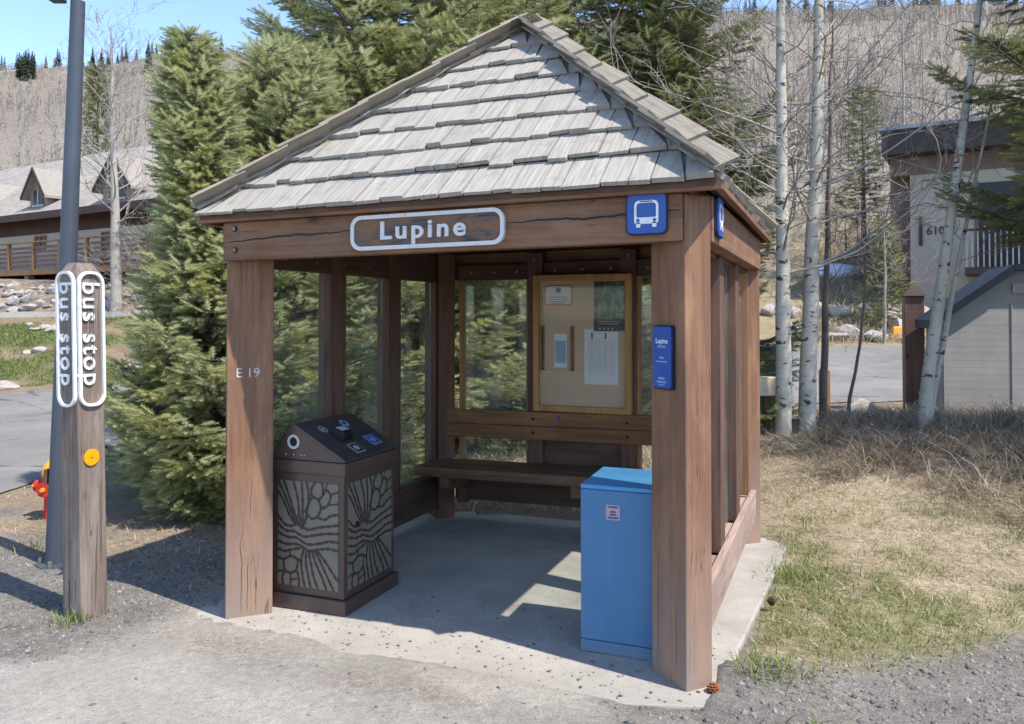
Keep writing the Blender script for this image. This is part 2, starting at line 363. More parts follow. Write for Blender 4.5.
pale = sstep(.45, .8, (-1.05-.30*(X-1.2)-Y)*1.0+.5+(nz-.5)*.9)*sstep(4.2, 2.2, X)*sstep(-3.2, -1.6, X)
pale = np.maximum(pale*0, sstep(0, .22, (-.42-.22*np.clip(X, 0, 9)+.67*np.clip(X, -3, 0)+(nz-.5)*.35)-Y))*sstep(2.9, 1.5, X+(nz-.5)*1.2)
col = lay(col, (.345, .33, .30), pale*(.8+.2*sstep(.3, .6, nz2)))
ctr = sstep(-.55, -.2, X+(nz-.5)*.4)*sstep(2.6, 2.2, X+(nz-.5)*.5)*sstep(-1.6, -.9, Y+(nz-.5)*.3)
col = lay(col, (.345, .318, .28), ctr*(.7+.3*sstep(.4, .6, nz2)))
# bank on the right
L_ = (X-CAM[0])*rgt[0]+(Y-CAM[1])*rgt[1]
st_ = np.exp(-((Y+.36+.07*X+(nz-.5)*.35)/.13)**2)*sstep(-.6, .1, X)*sstep(3.0, 2.4, X)*(.35+.65*sstep(.35, .6, nz2))
col = lay(col, (.235, .212, .185), st_*.8)
bank = sstep(2.72, 2.95, X+(nz-.5)*.3+1.3*sstep(2.75, 3.1, Y))*sstep(-.15, .25, Y-.38-.72*np.clip(X-2.68, -1, 3)+(nz-.5)*.7)
col = lay(col, (.36, .30, .21), bank)
col = lay(col, (.15, .155, .065), bank*sstep(.41, .60, nz2*.5+nz*.5)*sstep(5.0, 2.4, Y)*.8)
brush = sstep(7.6, 8.6, Dp+(nz-.5)*1.2+np.clip((PX-770)/254, 0, 1.5)*1.7)*sstep(720, 760, PX)
col = lay(col, (.23, .175, .12), brush*.8)
# behind the shelter and verge
beh = sstep(6.2, 6.9, Dp)*sstep(100, 230, PX)*sstep(780, 740, PX); col = lay(col, (.22, .17, .12), beh)
# lawn and rock slope beyond the road on the left
lawn = sstep(17.2, 18.2, Dp)*sstep(420, 250, PX); col = lay(col, (.235, .175, .12), lawn)
col = lay(col, (.115, .13, .05), lawn*sstep(.38, .52, nz3*.55+nz*.45)*sstep(26.6, 26.0, Dp))
bankR = sstep(23.5, 24.5, Dp)*sstep(420, 600, PX); col = lay(col, (.27, .22, .14), bankR)
rock = sstep(26.4, 27, Dp)*sstep(420, 250, PX); col = lay(col, (.26, .21, .165), rock)
hill = sstep(36, 60, Dp); hc = (fbm(X/30, Y/30)*.6+nz3*.4)[..., None]
col = col*(1-hill[..., None])+hill[..., None]*(np.array([.17, .145, .12])*(1-hc)+np.array([.27, .238, .20])*hc)
sn = sstep(.66, .72, fbm(X/16+3, Y/60))*sstep(230, 300, Dp)*sstep(300, 120, PX); col = lay(col, (.7, .7, .72), sn*.8)
m = NT('ground', .95, .15)
vc_ = m.n('ShaderNodeVertexColor', layer_name='zone'); at = vc_.outputs[0]; v = m.coord(which='World')
f1 = m.noise(v, 1.6, 8, .7); f2 = m.noise(v, 22, 5, .7); f3 = m.noise(v, 110, 5, .75)
c = m.mix(1.0, at, m.ramp(f1, [(.3, (.72, .70, .68)), (.7, (1.22, 1.22, 1.22))]), 'MULTIPLY')
c = m.mix(1.0, c, m.ramp(f2, [(.3, (.66, .66, .66)), (.68, (1.25, 1.24, 1.22))]), 'MULTIPLY')
c = m.mix(1.0, c, m.ramp(f3, [(.32, (.45, .45, .45)), (.66, (1.45, 1.44, 1.42))]), 'MULTIPLY')
c = m.mix(vc_.outputs[1], at, c)
m.col(c); m.bump(m.math('ADD', f3, m.math('MULTIPLY', f2, 2)), .55, .02); M['ground'] = m.m
n1, n0 = X.shape; idx = np.arange(n1*n0).reshape(n1, n0)
fc = np.stack([idx[:-1, :-1], idx[:-1, 1:], idx[1:, 1:], idx[1:, :-1]], -1).reshape(-1, 4)
gr = soup('ground', np.stack([X, Y, Z], -1).reshape(-1, 3), fc, M['ground'], attr={'zone': ('FLOAT_COLOR', np.concatenate([col, (1-.48*np.maximum(ctr, pale)*(1-.7*st_))[..., None]], -1).reshape(-1, 4))}, smooth=True)
tag(gr, 'gravel and grass ground running up into a brown hillside', kind='structure')

# road
m = NT('road_asphalt', .9, .2); v = m.coord(which='World'); f = m.noise(v, .8, 8, .65); g = m.noise(v, 70, 3)
c = m.mix(m.ramp(f, [(.3, (0, 0, 0)), (.7, (1, 1, 1))]), (.165, .157, .145), (.25, .237, .218)); c = m.mix(1.0, c, m.ramp(g, [(.3, (.75, .75, .75)), (.7, (1.15, 1.15, 1.15))]), 'MULTIPLY')
ck = m.n('ShaderNodeTexVoronoi', feature='DISTANCE_TO_EDGE', Vector=m.coord(which='World'), Scale=.42).outputs[0]
ckw = m.math('ADD', ck, m.math('MULTIPLY', m.math('SUBTRACT', m.noise(v, 3, 4), .5), .10))
c = m.mix(m.ramp(ckw, [(0, (.7, .7, .7)), (.012, (0, 0, 0))]), c, (.06, .058, .056))
m.col(c); m.bump(g, .3, .004); M['road'] = m.m
tt = np.linspace(-1.15, .62, 240); uu = np.linspace(0, 1, 40); TT, UU = np.meshgrid(tt, uu); ra, rb = road_edges(TT)
jit = .10*(fbm(TT*60, UU*0)-.5)
Dd = ra+.02+jit+(rb-ra-.04)*UU; px_ = np.tan(TT); Xr = CAM[0]+Dd*fwd[0]+Dd*px_*rgt[0]; Yr = CAM[1]+Dd*fwd[1]+Dd*px_*rgt[1]
Zr = H(Xr, Yr, False)+.012
idx = np.arange(Xr.size).reshape(Xr.shape); fc = np.stack([idx[:-1, :-1], idx[:-1, 1:], idx[1:, 1:], idx[1:, :-1]], -1).reshape(-1, 4)
rd = soup('road', np.stack([Xr, Yr, Zr], -1).reshape(-1, 3), fc, M['road'], smooth=True); tag(rd, 'worn grey asphalt side road passing behind the shelter', kind='structure')

# concrete pad
b = MB(True); b.prism([(-.40, -.16), (.5, -.30), (1.4, -.28), (2.3, -.22), (2.72, -.10), (2.76, .7), (2.83, 1.8), (2.885, 2.79), (-.34, 2.86)], -.2, 0)
tag(b.build('concrete_pad', M['concrete'], bevel=.012), 'concrete floor pad under the bus shelter', kind='structure')

# ------------------------------------------------------------------ bus shelter
A = .7286; ca, sa = math.cos(A), math.sin(A); PWD, PND = .257, .150
wx, wy, nx, ny = PWD*ca, PWD*sa, PND*sa, PND*ca
ZB, ZT = 2.027, 2.243; kz0 = -KX*SW/2
sh = thing('bus_shelter', 'timber bus shelter with hipped grey shingle roof and glazed sides', 'bus shelter', (SW/2, SDp/2, 0))
def post(pts, mat='post'):
    b = MB(True); b.prism(pts, -.02, ZT-.003); return b.build('post', M[mat], sh, bevel=.006)
post([(0, 0), (wx, wy), (wx-nx, wy+ny), (-nx, ny)])
post([(SW, 0), (SW+nx, ny), (SW+nx-wx, ny+wy), (SW-wx, wy)])
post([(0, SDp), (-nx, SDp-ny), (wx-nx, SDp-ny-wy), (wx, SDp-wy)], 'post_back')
post([(SW, SDp), (SW-wx, SDp-wy), (SW-wx+nx, SDp-wy-ny), (SW+nx, SDp-ny)])
def check_cracks(lines, org, ux, nn, par):
    for ln in lines:
        b = MB(); n_ = 30; zz = np.linspace(ln[0][1], ln[-1][1], n_); tt = np.interp(zz, [a[1] for a in sorted(ln, key=lambda a: a[1])], [a[0] for a in sorted(ln, key=lambda a: a[1])])+.0014*np.sin(zz*45)+.0008*np.sin(zz*131)
        for i in range(n_-1):
            w0 = ln[0][2]*(.4+.6*math.sin(math.pi*(i+.5)/n_)); b.add([np.array(org)+ux*(tt[i+k]+s_*w0)+np.array([0, 0, zz[i+k]])+nn*.0018 for k, s_ in ((0, -1), (0, 1), (1, 1), (1, -1))], [(0, 1, 2, 3)])
        b.build('check_crack', M['darkcrack'], par)
M['darkcrack'] = plain('dark_check', (.05, .03, .022), .95)
check_cracks([[(.085, .03, .0014), (.088, .30), (.078, .42), (.098, .52)], [(.118, .03, .0013), (.121, .34)], [(.165, .02, .0011), (.168, .20)], [(.13, .55, .0009), (.142, .80)]], (0, 0, kz0), np.array([ca, sa, 0]), np.array([sa, -ca, 0]), sh)
check_cracks([[(.05, .02, .0011), (.053, .6)], [(.19, .05, .0010), (.186, .35)]], (SW-wx, wy, -kz0), np.array([ca, -sa, 0]), np.array([-sa, -ca, 0]), sh)
# ring beams
b = MB(True); b.box(-.02, SW-.008, -.012, .075, ZB, ZT); b.build('front_beam', M['beam_x'], sh, bevel=.005)
b = MB(True); b.box(.02, SW-.02, SDp-.075, SDp+.012, ZB, ZT); b.build('rear_beam', M['beam_x'], sh, bevel=.005)
for sx in (0, 1):
    x0, x1 = ((-nx-.008, -nx+.08), (SW+nx-.08, SW+nx+.008))[sx]
    b = MB(True); b.box(x0, x1, ny+.012, SDp-ny-.012, ZB, ZT); b.build('side_beam', M['beam_y'], sh, bevel=.005)
cr_ = [(-.018, 2.128), (.12, 2.136), (.3, 2.145), (.45, 2.152), (.62, 2.150), (.84, 2.158)]; cr2 = [(1.72, 2.150), (1.95, 2.158), (2.15, 2.15), (2.33, 2.162), (2.52, 2.166), (2.57, 2.170)]
for ln in (cr_, cr2):
    b = MB(True); q = smooth_line_(ln)
    for i in range(len(q)-1):
        w0 = .0045*math.sin(math.pi*min(1, (i+.6)/len(q)*1.0))**.6+.0008; b.add([(q[i][0], -.0135, q[i][1]-w0), (q[i+1][0], -.0135, q[i+1][1]-w0), (q[i+1][0], -.0135, q[i+1][1]+w0), (q[i][0], -.0135, q[i][1]+w0)], [(0, 1, 2, 3)])
    b.build('beam_crack', M['black'], sh)
# eave trim under the shingles
EO = .105
for k in range(4):
    x0, x1, y0, y1 = -nx-EO+.03, SW+nx+EO-.03, -EO+.05, SDp+EO-.05
    t = .035; b = MB(True); za, zb_ = ZT, ZT+.055
    if k == 0: b.box(x0, x1, y0, y0+t, za, zb_)
    if k == 1: b.box(x0, x1, y1-t, y1, za, zb_)
    if k == 2: b.box(x0, x0+t, y0+t+.001, y1-t-.001, za, zb_)
    if k == 3: b.box(x1-t, x1, y0+t+.001, y1-t-.001, za, zb_)
    b.build('eave_trim', M['beam_x'] if k < 2 else M['beam_y'], sh, bevel=.004)
b = MB(True); b.box(-nx-.04, SW+nx+.04, .02, SDp-.02, ZT+.004, ZT+.02)
# bolts
for x, z in [(.065, 2.205), (.068, 2.085), (2.56, 2.21)]:
    if x > 2: continue
    b = MB(True); b.cyl((x, -.013, z), (0, -1, 0), .017, .004, 14); o = b.build('bolt', M['black'], sh)
    b = MB(True); b.cyl((x, -.017, z), (0, -1, 0), .010, .008, 10); b.build('bolt_head', M['bolt'], o)
# roof
EX0, EX1, EY0, EY1, ZE, ZA = -.145, SW+.145, -.062, SDp+.062, 2.292, 3.615
AP = np.array([SW/2, SDp/2, ZA])
cor = [np.array([EX0, EY0, ZE]), np.array([EX1, EY0, ZE]), np.array([EX1, EY1, ZE]), np.array([EX0, EY1, ZE])]
deck = MB(True); sof = MB(True)
for k in range(4):
    p, q = cor[k], cor[(k+1) % 4]; n = np.cross(q-p, AP-p); n /= np.linalg.norm(n)
    deck.add([p, q, AP], [(0, 1, 2)]); sof.add([p-[0, 0, .03], q-[0, 0, .03], AP-[0, 0, .03]], [(0, 2, 1)])
    sof.add([p, q, q-[0, 0, .03], p-[0, 0, .03]], [(0, 3, 2, 1)])
deck.build('roof_deck', plain('grey_roof_deck', (.2, .185, .17), .9), sh); sof.build('soffit', M['soffit'], sh)
def uvmesh(name, quads, mat, parent):
    """quads: list of (8 verts, 8 uvs) thin slabs, each an island"""
    V = []; Fc = []; U = []
    ff = [(4, 5, 6, 7), (0, 3, 2, 1), (0, 1, 5, 4), (1, 2, 6, 5), (2, 3, 7, 6), (3, 0, 4, 7)]
    for vs, us in quads:
        n = len(V); V += [tuple(v) for v in vs]
        for f in ff: Fc.append(tuple(n+i for i in f)); U += [us[i] for i in f]
    V = np.array(V); V[:, 2] += KX*(V[:, 0]-SW/2); V = V-base_of(parent)
    me = bpy.data.meshes.new(name); me.from_pydata(V.tolist(), [], Fc); ul = me.uv_layers.new(name='UVMap')
    ul.data.foreach_set('uv', np.array(U, np.float32).ravel()); me.materials.append(mat); me.update()
    return link(bpy.data.objects.new(name, me), parent)
def bend(pt): return pt
NR = 8
slabs = []
for k in range(4):
    p, q = cor[k], cor[(k+1) % 4]; ex = (q-p); LL = np.linalg.norm(ex); ex /= LL; mid = (p+q)/2; ev = AP-mid; SL = np.linalg.norm(ev); ev /= SL
    n = np.cross(ex, ev); n /= np.linalg.norm(n)
    def pt(u, v, o): return p+ex*u+ev*v+n*o
    e = SL/(NR+.15)
    for r in range(NR):
        v0 = r*e-(.020 if r == 0 else 0); u = 0-random.random()*.12
        while u < LL:
            wd = random.choice([.09, .11, .13, .15, .18, .10]); j = random.uniform(-.02, .010); ua, ub = u+.004, u+wd; u += wd+.003
            va = max(v0+j, -.03); vb = min(v0+e*1.12, SL*.995); hm = .5*LL/SL
            lo = lambda v: v*hm; hi = lambda v: LL-v*hm
            a0, b0 = max(ua, lo(max(va, 0))), min(ub, hi(max(va, 0)))
            if b0-a0 < .012: continue
            a1, b1 = max(ua, lo(vb)), min(ub, hi(vb))
            if b1 < a1: a1 = b1 = (max(ua, lo(vb))+min(ub, hi(vb)))/2
            t = random.uniform(.016, .032); o = random.uniform(.010, .016); cl = random.uniform(-.004, .006)
            vs = [pt(a0, va, o), pt(b0, va, o+cl), pt(b1, vb, .001), pt(a1, vb, .001), pt(a0, va, o+t), pt(b0, va, o+t+cl), pt(b1, vb, .006), pt(a1, vb, .006)]
            sx = random.uniform(0, 50); us = [(sx+a0, va), (sx+b0, va), (sx+b1, vb), (sx+a1, vb)]*2
            slabs.append((vs, us))
uvmesh('roof_shingles', slabs, M['shingle'], sh)
for k in range(4):
    c0 = cor[k]; hv = AP-c0; HL = np.linalg.norm(hv); hv /= HL; caps = []
    NC = 9; st = HL/(NC-.3)
    for side in (0, 1):
        p, q = (cor[k], cor[(k+1) % 4]) if side == 0 else (cor[k-1], cor[k])
        n = np.cross(q-p, AP-p); n /= np.linalg.norm(n)
        inn = np.cross(n, hv)*(1 if side == 0 else -1)
        for i in range(NC):
            s0 = i*st+.005+random.uniform(-.01, .01); s1 = min(s0+st*1.2, HL+.02); wd = .125+random.uniform(-.012, .015); o0, o1 = .040, .024; t = .017; yaw_ = random.uniform(-.012, .012)
            dn = -.016
            def P(s_, w_, o_): return c0+hv*s_+inn*(w_+dn*0)+n*o_
            over = -.012
            vs = [P(s0, over+yaw_, o0), P(s0, wd+yaw_, o0), P(s1, wd, o1), P(s1, over, o1), P(s0, over+yaw_, o0+t), P(s0, wd+yaw_, o0+t), P(s1, wd, o1+t*.8), P(s1, over, o1+t*.8)]
            if side == 1: vs = [vs[1], vs[0], vs[3], vs[2], vs[5], vs[4], vs[7], vs[6]]
            sx = random.uniform(0, 50); us = [(sx, s0), (sx+.13, s0), (sx+.13, s1), (sx, s1)]*2; caps.append((vs, us))
    uvmesh('ridge_cap', caps, M['cap'], sh)
b = MB(True); b.hexa([AP+[-.10, -.07, -.005], AP+[.10, -.07, -.005], AP+[.10, .07, -.005], AP+[-.10, .07, -.005]], [AP+[-.012, -.012, .068], AP+[.012, -.012, .068], AP+[.012, .012, .068], AP+[-.012, .012, .068]])
b.build('apex_cap', M['cap'], sh)
# rafters under the roof
for k in range(4):
    c0 = cor[k]+[0, 0, -.03]; hv = AP-cor[k]; s0, s1 = c0+hv*.12-[0, 0, .05], c0+hv*.97-[0, 0, .05]; sd_ = np.cross(hv, [0, 0, 1]); sd_ = sd_/np.linalg.norm(sd_)*.035
    b = MB(True); b.hexa([s0-sd_-[0, 0, .06], s0+sd_-[0, 0, .06], s0+sd_, s0-sd_], [s1-sd_-[0, 0, .06], s1+sd_-[0, 0, .06], s1+sd_, s1-sd_]); b.build('rafter', M['mull_lit'], sh)
# side walls: mullions, headers, sills, glass
GXL, GXR = .02, SW-.02
my = [(.93, 1.07), (1.69, 1.83)]
for sx, gx in ((-1, GXL), (1, GXR)):
    o_ = -sx
    for y0, y1 in my:
        b = MB(True); b.box(gx-.055, gx+.055, y0, y1, .37, ZT-.02); mu = b.build('mullion', M['mull'], sh, bevel=.004)
        for ya, yb in ((y0-.022, y0-.001), (y1+.001, y1+.022)):
            b = MB(True); b.box(gx-.02, gx+.06 if sx < 0 else gx+.055, ya, yb, .38, 2.0); b.build('glazing_bead', M['mull'], mu)
    for ya, yb in ((.27, .30), (SDp-.30, SDp-.27)):
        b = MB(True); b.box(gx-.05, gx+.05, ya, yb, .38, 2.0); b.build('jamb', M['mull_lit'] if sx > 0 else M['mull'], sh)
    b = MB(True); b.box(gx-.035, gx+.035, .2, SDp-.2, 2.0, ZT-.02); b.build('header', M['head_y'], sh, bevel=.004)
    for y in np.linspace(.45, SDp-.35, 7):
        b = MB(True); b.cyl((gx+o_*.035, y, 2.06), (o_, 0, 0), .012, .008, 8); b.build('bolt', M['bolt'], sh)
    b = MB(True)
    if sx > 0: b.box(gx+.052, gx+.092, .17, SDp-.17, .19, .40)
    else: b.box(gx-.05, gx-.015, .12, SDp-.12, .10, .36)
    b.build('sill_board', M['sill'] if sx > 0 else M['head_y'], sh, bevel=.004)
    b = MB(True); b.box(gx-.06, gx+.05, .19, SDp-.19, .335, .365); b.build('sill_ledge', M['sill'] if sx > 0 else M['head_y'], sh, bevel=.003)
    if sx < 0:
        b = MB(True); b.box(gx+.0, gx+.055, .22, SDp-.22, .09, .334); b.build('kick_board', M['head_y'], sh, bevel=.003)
    for ya, yb in ((.302, my[0][0]-.023), (my[0][1]+.023, my[1][0]-.023), (my[1][1]+.023, SDp-.302)):
        b = MB(True); b.box(gx-.004, gx+.004, ya, yb, .366, 1.999); b.build('window_pane', M['glass'], sh)
# back wall
GY = SDp-.11
mx_ = [(.86, .985), (1.635, 1.76)]
for x0, x1 in mx_:
    b = MB(True); b.box(x0, x1, GY-.075, GY+.055, .41, ZT-.02); b.build('back_post', M['mull'], sh, bevel=.005)
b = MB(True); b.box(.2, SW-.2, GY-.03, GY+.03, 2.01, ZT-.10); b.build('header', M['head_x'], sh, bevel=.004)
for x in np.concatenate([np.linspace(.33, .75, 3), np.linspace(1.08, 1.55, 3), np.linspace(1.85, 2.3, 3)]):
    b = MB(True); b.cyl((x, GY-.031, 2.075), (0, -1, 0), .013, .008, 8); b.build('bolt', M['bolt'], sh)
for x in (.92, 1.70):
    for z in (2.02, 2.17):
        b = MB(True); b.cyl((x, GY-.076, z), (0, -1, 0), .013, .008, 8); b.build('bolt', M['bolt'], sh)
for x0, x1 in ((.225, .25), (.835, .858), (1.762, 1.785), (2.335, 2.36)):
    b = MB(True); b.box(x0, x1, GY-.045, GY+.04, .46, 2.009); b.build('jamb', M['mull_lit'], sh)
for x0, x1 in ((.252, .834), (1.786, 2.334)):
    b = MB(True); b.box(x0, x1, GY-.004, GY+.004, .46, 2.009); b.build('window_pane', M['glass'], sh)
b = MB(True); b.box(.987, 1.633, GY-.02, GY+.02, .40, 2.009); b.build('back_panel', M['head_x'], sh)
b = MB(True); b.box(.1, SW-.1, GY-.115, GY-.078, .695, .925); br = b.build('backrest', M['backrest'], sh, bevel=.006)
b = MB(True); b.box(.1, SW-.1, GY-.118, GY-.114, .805, .811); b.build('board_joint', M['black'], br)
for x in (.92, 1.70):
    for z in (.755, .865):
        b = MB(True); b.cyl((x, GY-.115, z), (0, -1, 0), .013, .006, 8); b.build('bolt', M['black'], br)
b = MB(True); b.cyl((1.14, GY-.116, .885), (0, -1, 0), .016, .003, 7); m_ = plain('purple_paint', (.12, .03, .25), .6); b.build('paint_blob', m_, br)
b = MB(True); b.box(.05, SW-.1, 2.12, GY-.077, .425, .505); bs = b.build('bench_seat', M['bench'], sh, bevel=.014)
for x in (.30, 1.40, 2.2):
    b = MB(True); b.hexa([(x-.045, 2.17, .33), (x+.045, 2.17, .33), (x+.045, GY-.08, .28), (x-.045, GY-.08, .28)], [(x-.045, 2.15, .424), (x+.045, 2.15, .424), (x+.045, GY-.08, .424), (x-.045, GY-.08, .424)]); b.build('bracket', M['bench'], bs, bevel=.008)
    b = MB(True); b.box(x-.04, x+.04, GY-.16, GY-.08, .15, .279); b.build('bracket_block', M['bench'], bs, bevel=.006)
b = MB(True); b.box(.2, SW-.2, GY-.07, GY+.01, .165, .405); b.build('kick_board', M['head_x'], sh)

# lettering helper
def text_mesh(name, txt, size, mat, parent, origin, ux, uz, depth=.004, offset=0, spacing=1, align='CENTER', wscale=1):
    cu = bpy.data.curves.new(name, 'FONT'); cu.body = txt; cu.size = size; cu.extrude = depth/2; cu.offset = offset; cu.space_character = spacing
    cu.align_x = align; cu.align_y = 'CENTER'; cu.resolution_u = 4
    o = bpy.data.objects.new('tmp', cu); C.collection.objects.link(o)
    dg = bpy.context.evaluated_depsgraph_get(); me = bpy.data.meshes.new_from_object(o.evaluated_get(dg)); bpy.data.objects.remove(o)
    ux = np.array(ux, float); uz = np.array(uz, float); un = np.cross(ux, uz)
    v = np.array([x.co[:] for x in me.vertices]); v = np.array(origin)+v[:, :1]*ux*wscale+v[:, 1:2]*uz+v[:, 2:3]*un
    v = v-base_of(parent); me.vertices.foreach_set('co', v.astype(np.float32).ravel()); me.update(); me.name = name
    me.materials.clear(); me.materials.append(mat)
    return link(bpy.data.objects.new(name, me), parent)
def rrect(w_, h_, r, n=6):
    pts = []
    for cx, cy, a0 in ((w_/2-r, h_/2-r, 0), (-w_/2+r, h_/2-r, 90), (-w_/2+r, -h_/2+r, 180), (w_/2-r, -h_/2+r, 270)):
        for i in range(n+1): a = R(a0+90*i/n); pts.append((cx+r*math.cos(a), cy+r*math.sin(a)))
    return pts
def plate(b, pts, o, ux, uz, d0, d1):
    o, ux, uz = map(lambda a: np.array(a, float), (o, ux, uz)); un = np.cross(ux, uz)
    return b.hexa([o+x*ux+y*uz+un*d0 for x, y in pts], [o+x*ux+y*uz+un*d1 for x, y in pts])
def rim(b, po, pi, o, ux, uz, d0, d1):
    o, ux, uz = map(lambda a: np.array(a, float), (o, ux, uz)); un = np.cross(ux, uz); n = len(po)
    vs = [o+x*ux+y*uz+un*d for d in (d0, d1) for pp in (po, pi) for x, y in pp]; fs = []
    for i in range(n):
        j = (i+1) % n; fs += [(2*n+i, 2*n+j, 3*n+j, 3*n+i), (i, j, 2*n+j, 2*n+i), (n+j, n+i, 3*n+i, 3*n+j), (j, i, n+i, n+j)]
    return b.add(vs, fs)
XU, ZU = np.array([1., 0, 0]), np.array([0, 0, 1.])
kz = lambda x: KX*(x-SW/2)
# front unit vectors: sheared so signs follow the beam
XS = np.array([1, 0, KX])
# painted number on left post
qx = np.array([ca, sa, 0])
def onpost(t, z): return np.array([t*ca, t*sa, z+kz(t*ca)])+np.array([sa, -ca, 0])*.002
mk = plain('faded_white_marking', (.5, .46, .43), .8, .25, 60)
text_mesh('painted_number', 'E 19', .075, mk, sh, onpost(.115, 1.385), qx, ZU, .002)

# ------------------------------------------------------------------ name sign
o0 = np.array([1.28, -.013, 2.138+kz(1.28)])
t = thing('name_sign', 'brown wooden sign with raised white rim and letters on front beam', 'sign', o0)
b = MB(); plate(b, rrect(.862, .17, .055), o0, XS, ZU, 0, .016); b.build('sign_board', M['signboard'], t)
b = MB(); rim(b, rrect(.875, .182, .06), rrect(.835, .142, .042), o0, XS, ZU, .001, .024); b.build('sign_rim', M['wornwhite'], t)
text_mesh('lettering', 'Lupine', .128, M['wornwhite'], t, o0+np.array([-.015, -.02, .002]), XS, ZU, .012, .0032, 1.26, wscale=1.16)

def bus_sign(o, ux, label):
    ux = np.array(ux, float); t = thing('bus_stop_sign', label, 'sign', o, 'blue bus symbol signs')
    b = MB(); plate(b, rrect(.192, .196, .03), o, ux, ZU, 0, .014); b.build('sign_backing', M['blueedge'], t)
    b = MB(); plate(b, rrect(.178, .182, .026), o, ux, ZU, .0145, .020); b.build('sign_face', M['blue'], t)
    b = MB(); e = .0205; f_ = .0225
    def rc(x0, x1, y0, y1, r): plate(b, [(x+(x0+x1)/2, y+(y0+y1)/2) for x, y in rrect(x1-x0, y1-y0, r, 4)], o, ux, ZU, e, f_)
    po = [(x, y+.006) for x, y in rrect(.112, .108, .024, 5)]
    rim(b, po, [(x, y+.013) for x, y in rrect(.090, .070, .014, 5)], o, ux, ZU, e, f_)
    f0 = f_; f_ = f0+.0006
    rc(-.0555, .0555, -.046, -.018, .008); rc(-.047, -.027, -.064, -.040, .005); rc(.027, .047, -.064, -.040, .005)
    b.build('bus_symbol', M['white'], t)
    b = MB()
    for x in (-.038, .038): plate(b, [(x+.008*math.cos(a), -.031+.008*math.sin(a)) for a in np.linspace(0, 2*math.pi, 12, False)], o, ux, ZU, f_+.0002, f_+.001)
    plate(b, [(x, y+.0545) for x, y in rrect(.058, .005, .002, 3)], o, ux, ZU, f_+.0002, f_+.001)
    b.build('bus_lamps', M['blue'], t); return t
bus_sign(np.array([2.419, -.013, 2.157+kz(2.4)]), XS, 'blue bus symbol sign on the front beam right of the name sign')
bus_sign(np.array([SW+nx+.009, .255, 2.155+kz(2.6)]), (0, 1, 0), 'blue bus symbol sign on the side beam round the right corner')
# info sign on right post
ux = np.array([ca, -sa, 0]); un = np.cross(ux, ZU)
o0 = np.array([SW-.1435*ca, .1435*sa, 1.495+kz(2.5)])+un*.001
t = thing('info_sign', 'narrow upright blue stop information sign on right front post', 'sign', o0)
b = MB(); plate(b, rrect(.15, .30, .018), o0, ux, ZU, 0, .016); b.build('sign_backing', M['blueedge'], t)
b = MB(); plate(b, rrect(.135, .286, .016), o0, ux, ZU, .0165, .022); b.build('sign_face', M['blue'], t)
text_mesh('sign_name', 'Lupine', .034, M['white'], t, o0+ZU*.075+un*.0225, ux, ZU, .001, .0005)
b = MB()
for z, w_, h_ in ((.050, .06, .010), (-.002, .034, .010), (-.020, .085, .006), (-.098, .046, .010), (-.115, .07, .009), (-.128, .045, .006)):
    plate(b, [(x, y+z) for x, y in rrect(w_, h_, .002, 2)], o0, ux, ZU, .0222, .0232)
b.build('small_print', M['ltblue'], t)

# ------------------------------------------------------------------ notice board
yb0 = GY-.12
o0 = np.array([1.335, yb0, 1.482+kz(1.33)])
t = thing('notice_board', 'wood framed notice board with papers above the bench back', 'notice board', o0)
b = MB(); b.box(.95, 1.72, yb0+.004, yb0+.042, o0[2]-.53, o0[2]+.53); b.build('backing', M['pinboard'], t)
b = MB(); W2, H2, fw = .405, .55, .05
rim(b, [(-W2, -H2), (W2, -H2), (W2, H2), (-W2, H2)], [(-W2+fw, -H2+fw), (W2-fw, -H2+fw), (W2-fw, H2-fw), (-W2+fw, H2-fw)], o0, XU, ZU, -.03, .028); b.build('frame', M['oak'], t, bevel=.006)
def paper(name, cx, cz, w_, h_, mat, d=.0, r=.001, par=None):
    b = MB(); plate(b, [(x+cx, y+cz) for x, y in rrect(w_, h_, r, 3)], o0, XU, ZU, -.003+d, .0+d); return b.build(name, mat, par or t)
n_ = paper('smoking_notice', -.195, .385, .235, .165, M['redink'], 0, .03)
paper('notice_face', -.195, .385, .215, .145, M['paper'], .002, .022, n_)
b = MB()
for i, w_ in enumerate((.15, .17, .16, .12)): plate(b, [(x-.195, y+.37-.018*i) for x, y in rrect(w_, .007, .001, 2)], o0, XU, ZU, .0025, .003)
b.build('notice_print', M['redink'], n_)
b = MB(); plate(b, [(x-.195, y+.425) for x, y in rrect(.04, .04, .006, 3)], o0, XU, ZU, .0025, .003); b.build('notice_symbol', M['navy'], n_)
p_ = paper('poster', .225, .295, .25, .395, M['poster']); paper('poster_caption', .225, .145, .25, .095, M['dark'], .002, .001, p_); paper('poster_corner', .145, .46, .075, .055, M['dark'], .002, .001, p_)
b = MB()
for i in range(4): plate(b, [(x+.15+.034*i, y+.118) for x, y in rrect(.016, .016, .007, 4)], o0, XU, ZU, .0025, .003)
for i, w_ in enumerate((.19, .16)): plate(b, [(x+.225, y+.175-.018*i) for x, y in rrect(w_, .006, .001, 2)], o0, XU, ZU, .0025, .003)
b.build('caption_print', M['ink'], p_)
b = MB()
for x in (.17, .275): plate(b, [(xx+x, y+.19+.07) for xx, y in rrect(.045, .05, .002, 2)], o0, XU, ZU, .0005, .001)
tt_ = paper('timetable', .16, -.105, .275, .435, M['paper'])
b = MB()
for x in (.085, .195): plate(b, [(xx+x, y+.06) for xx, y in rrect(.014, .05, .001, 2)], o0, XU, ZU, .0005, .001)
b.build('timetable_mark', M['navy'], tt_)
b = MB()
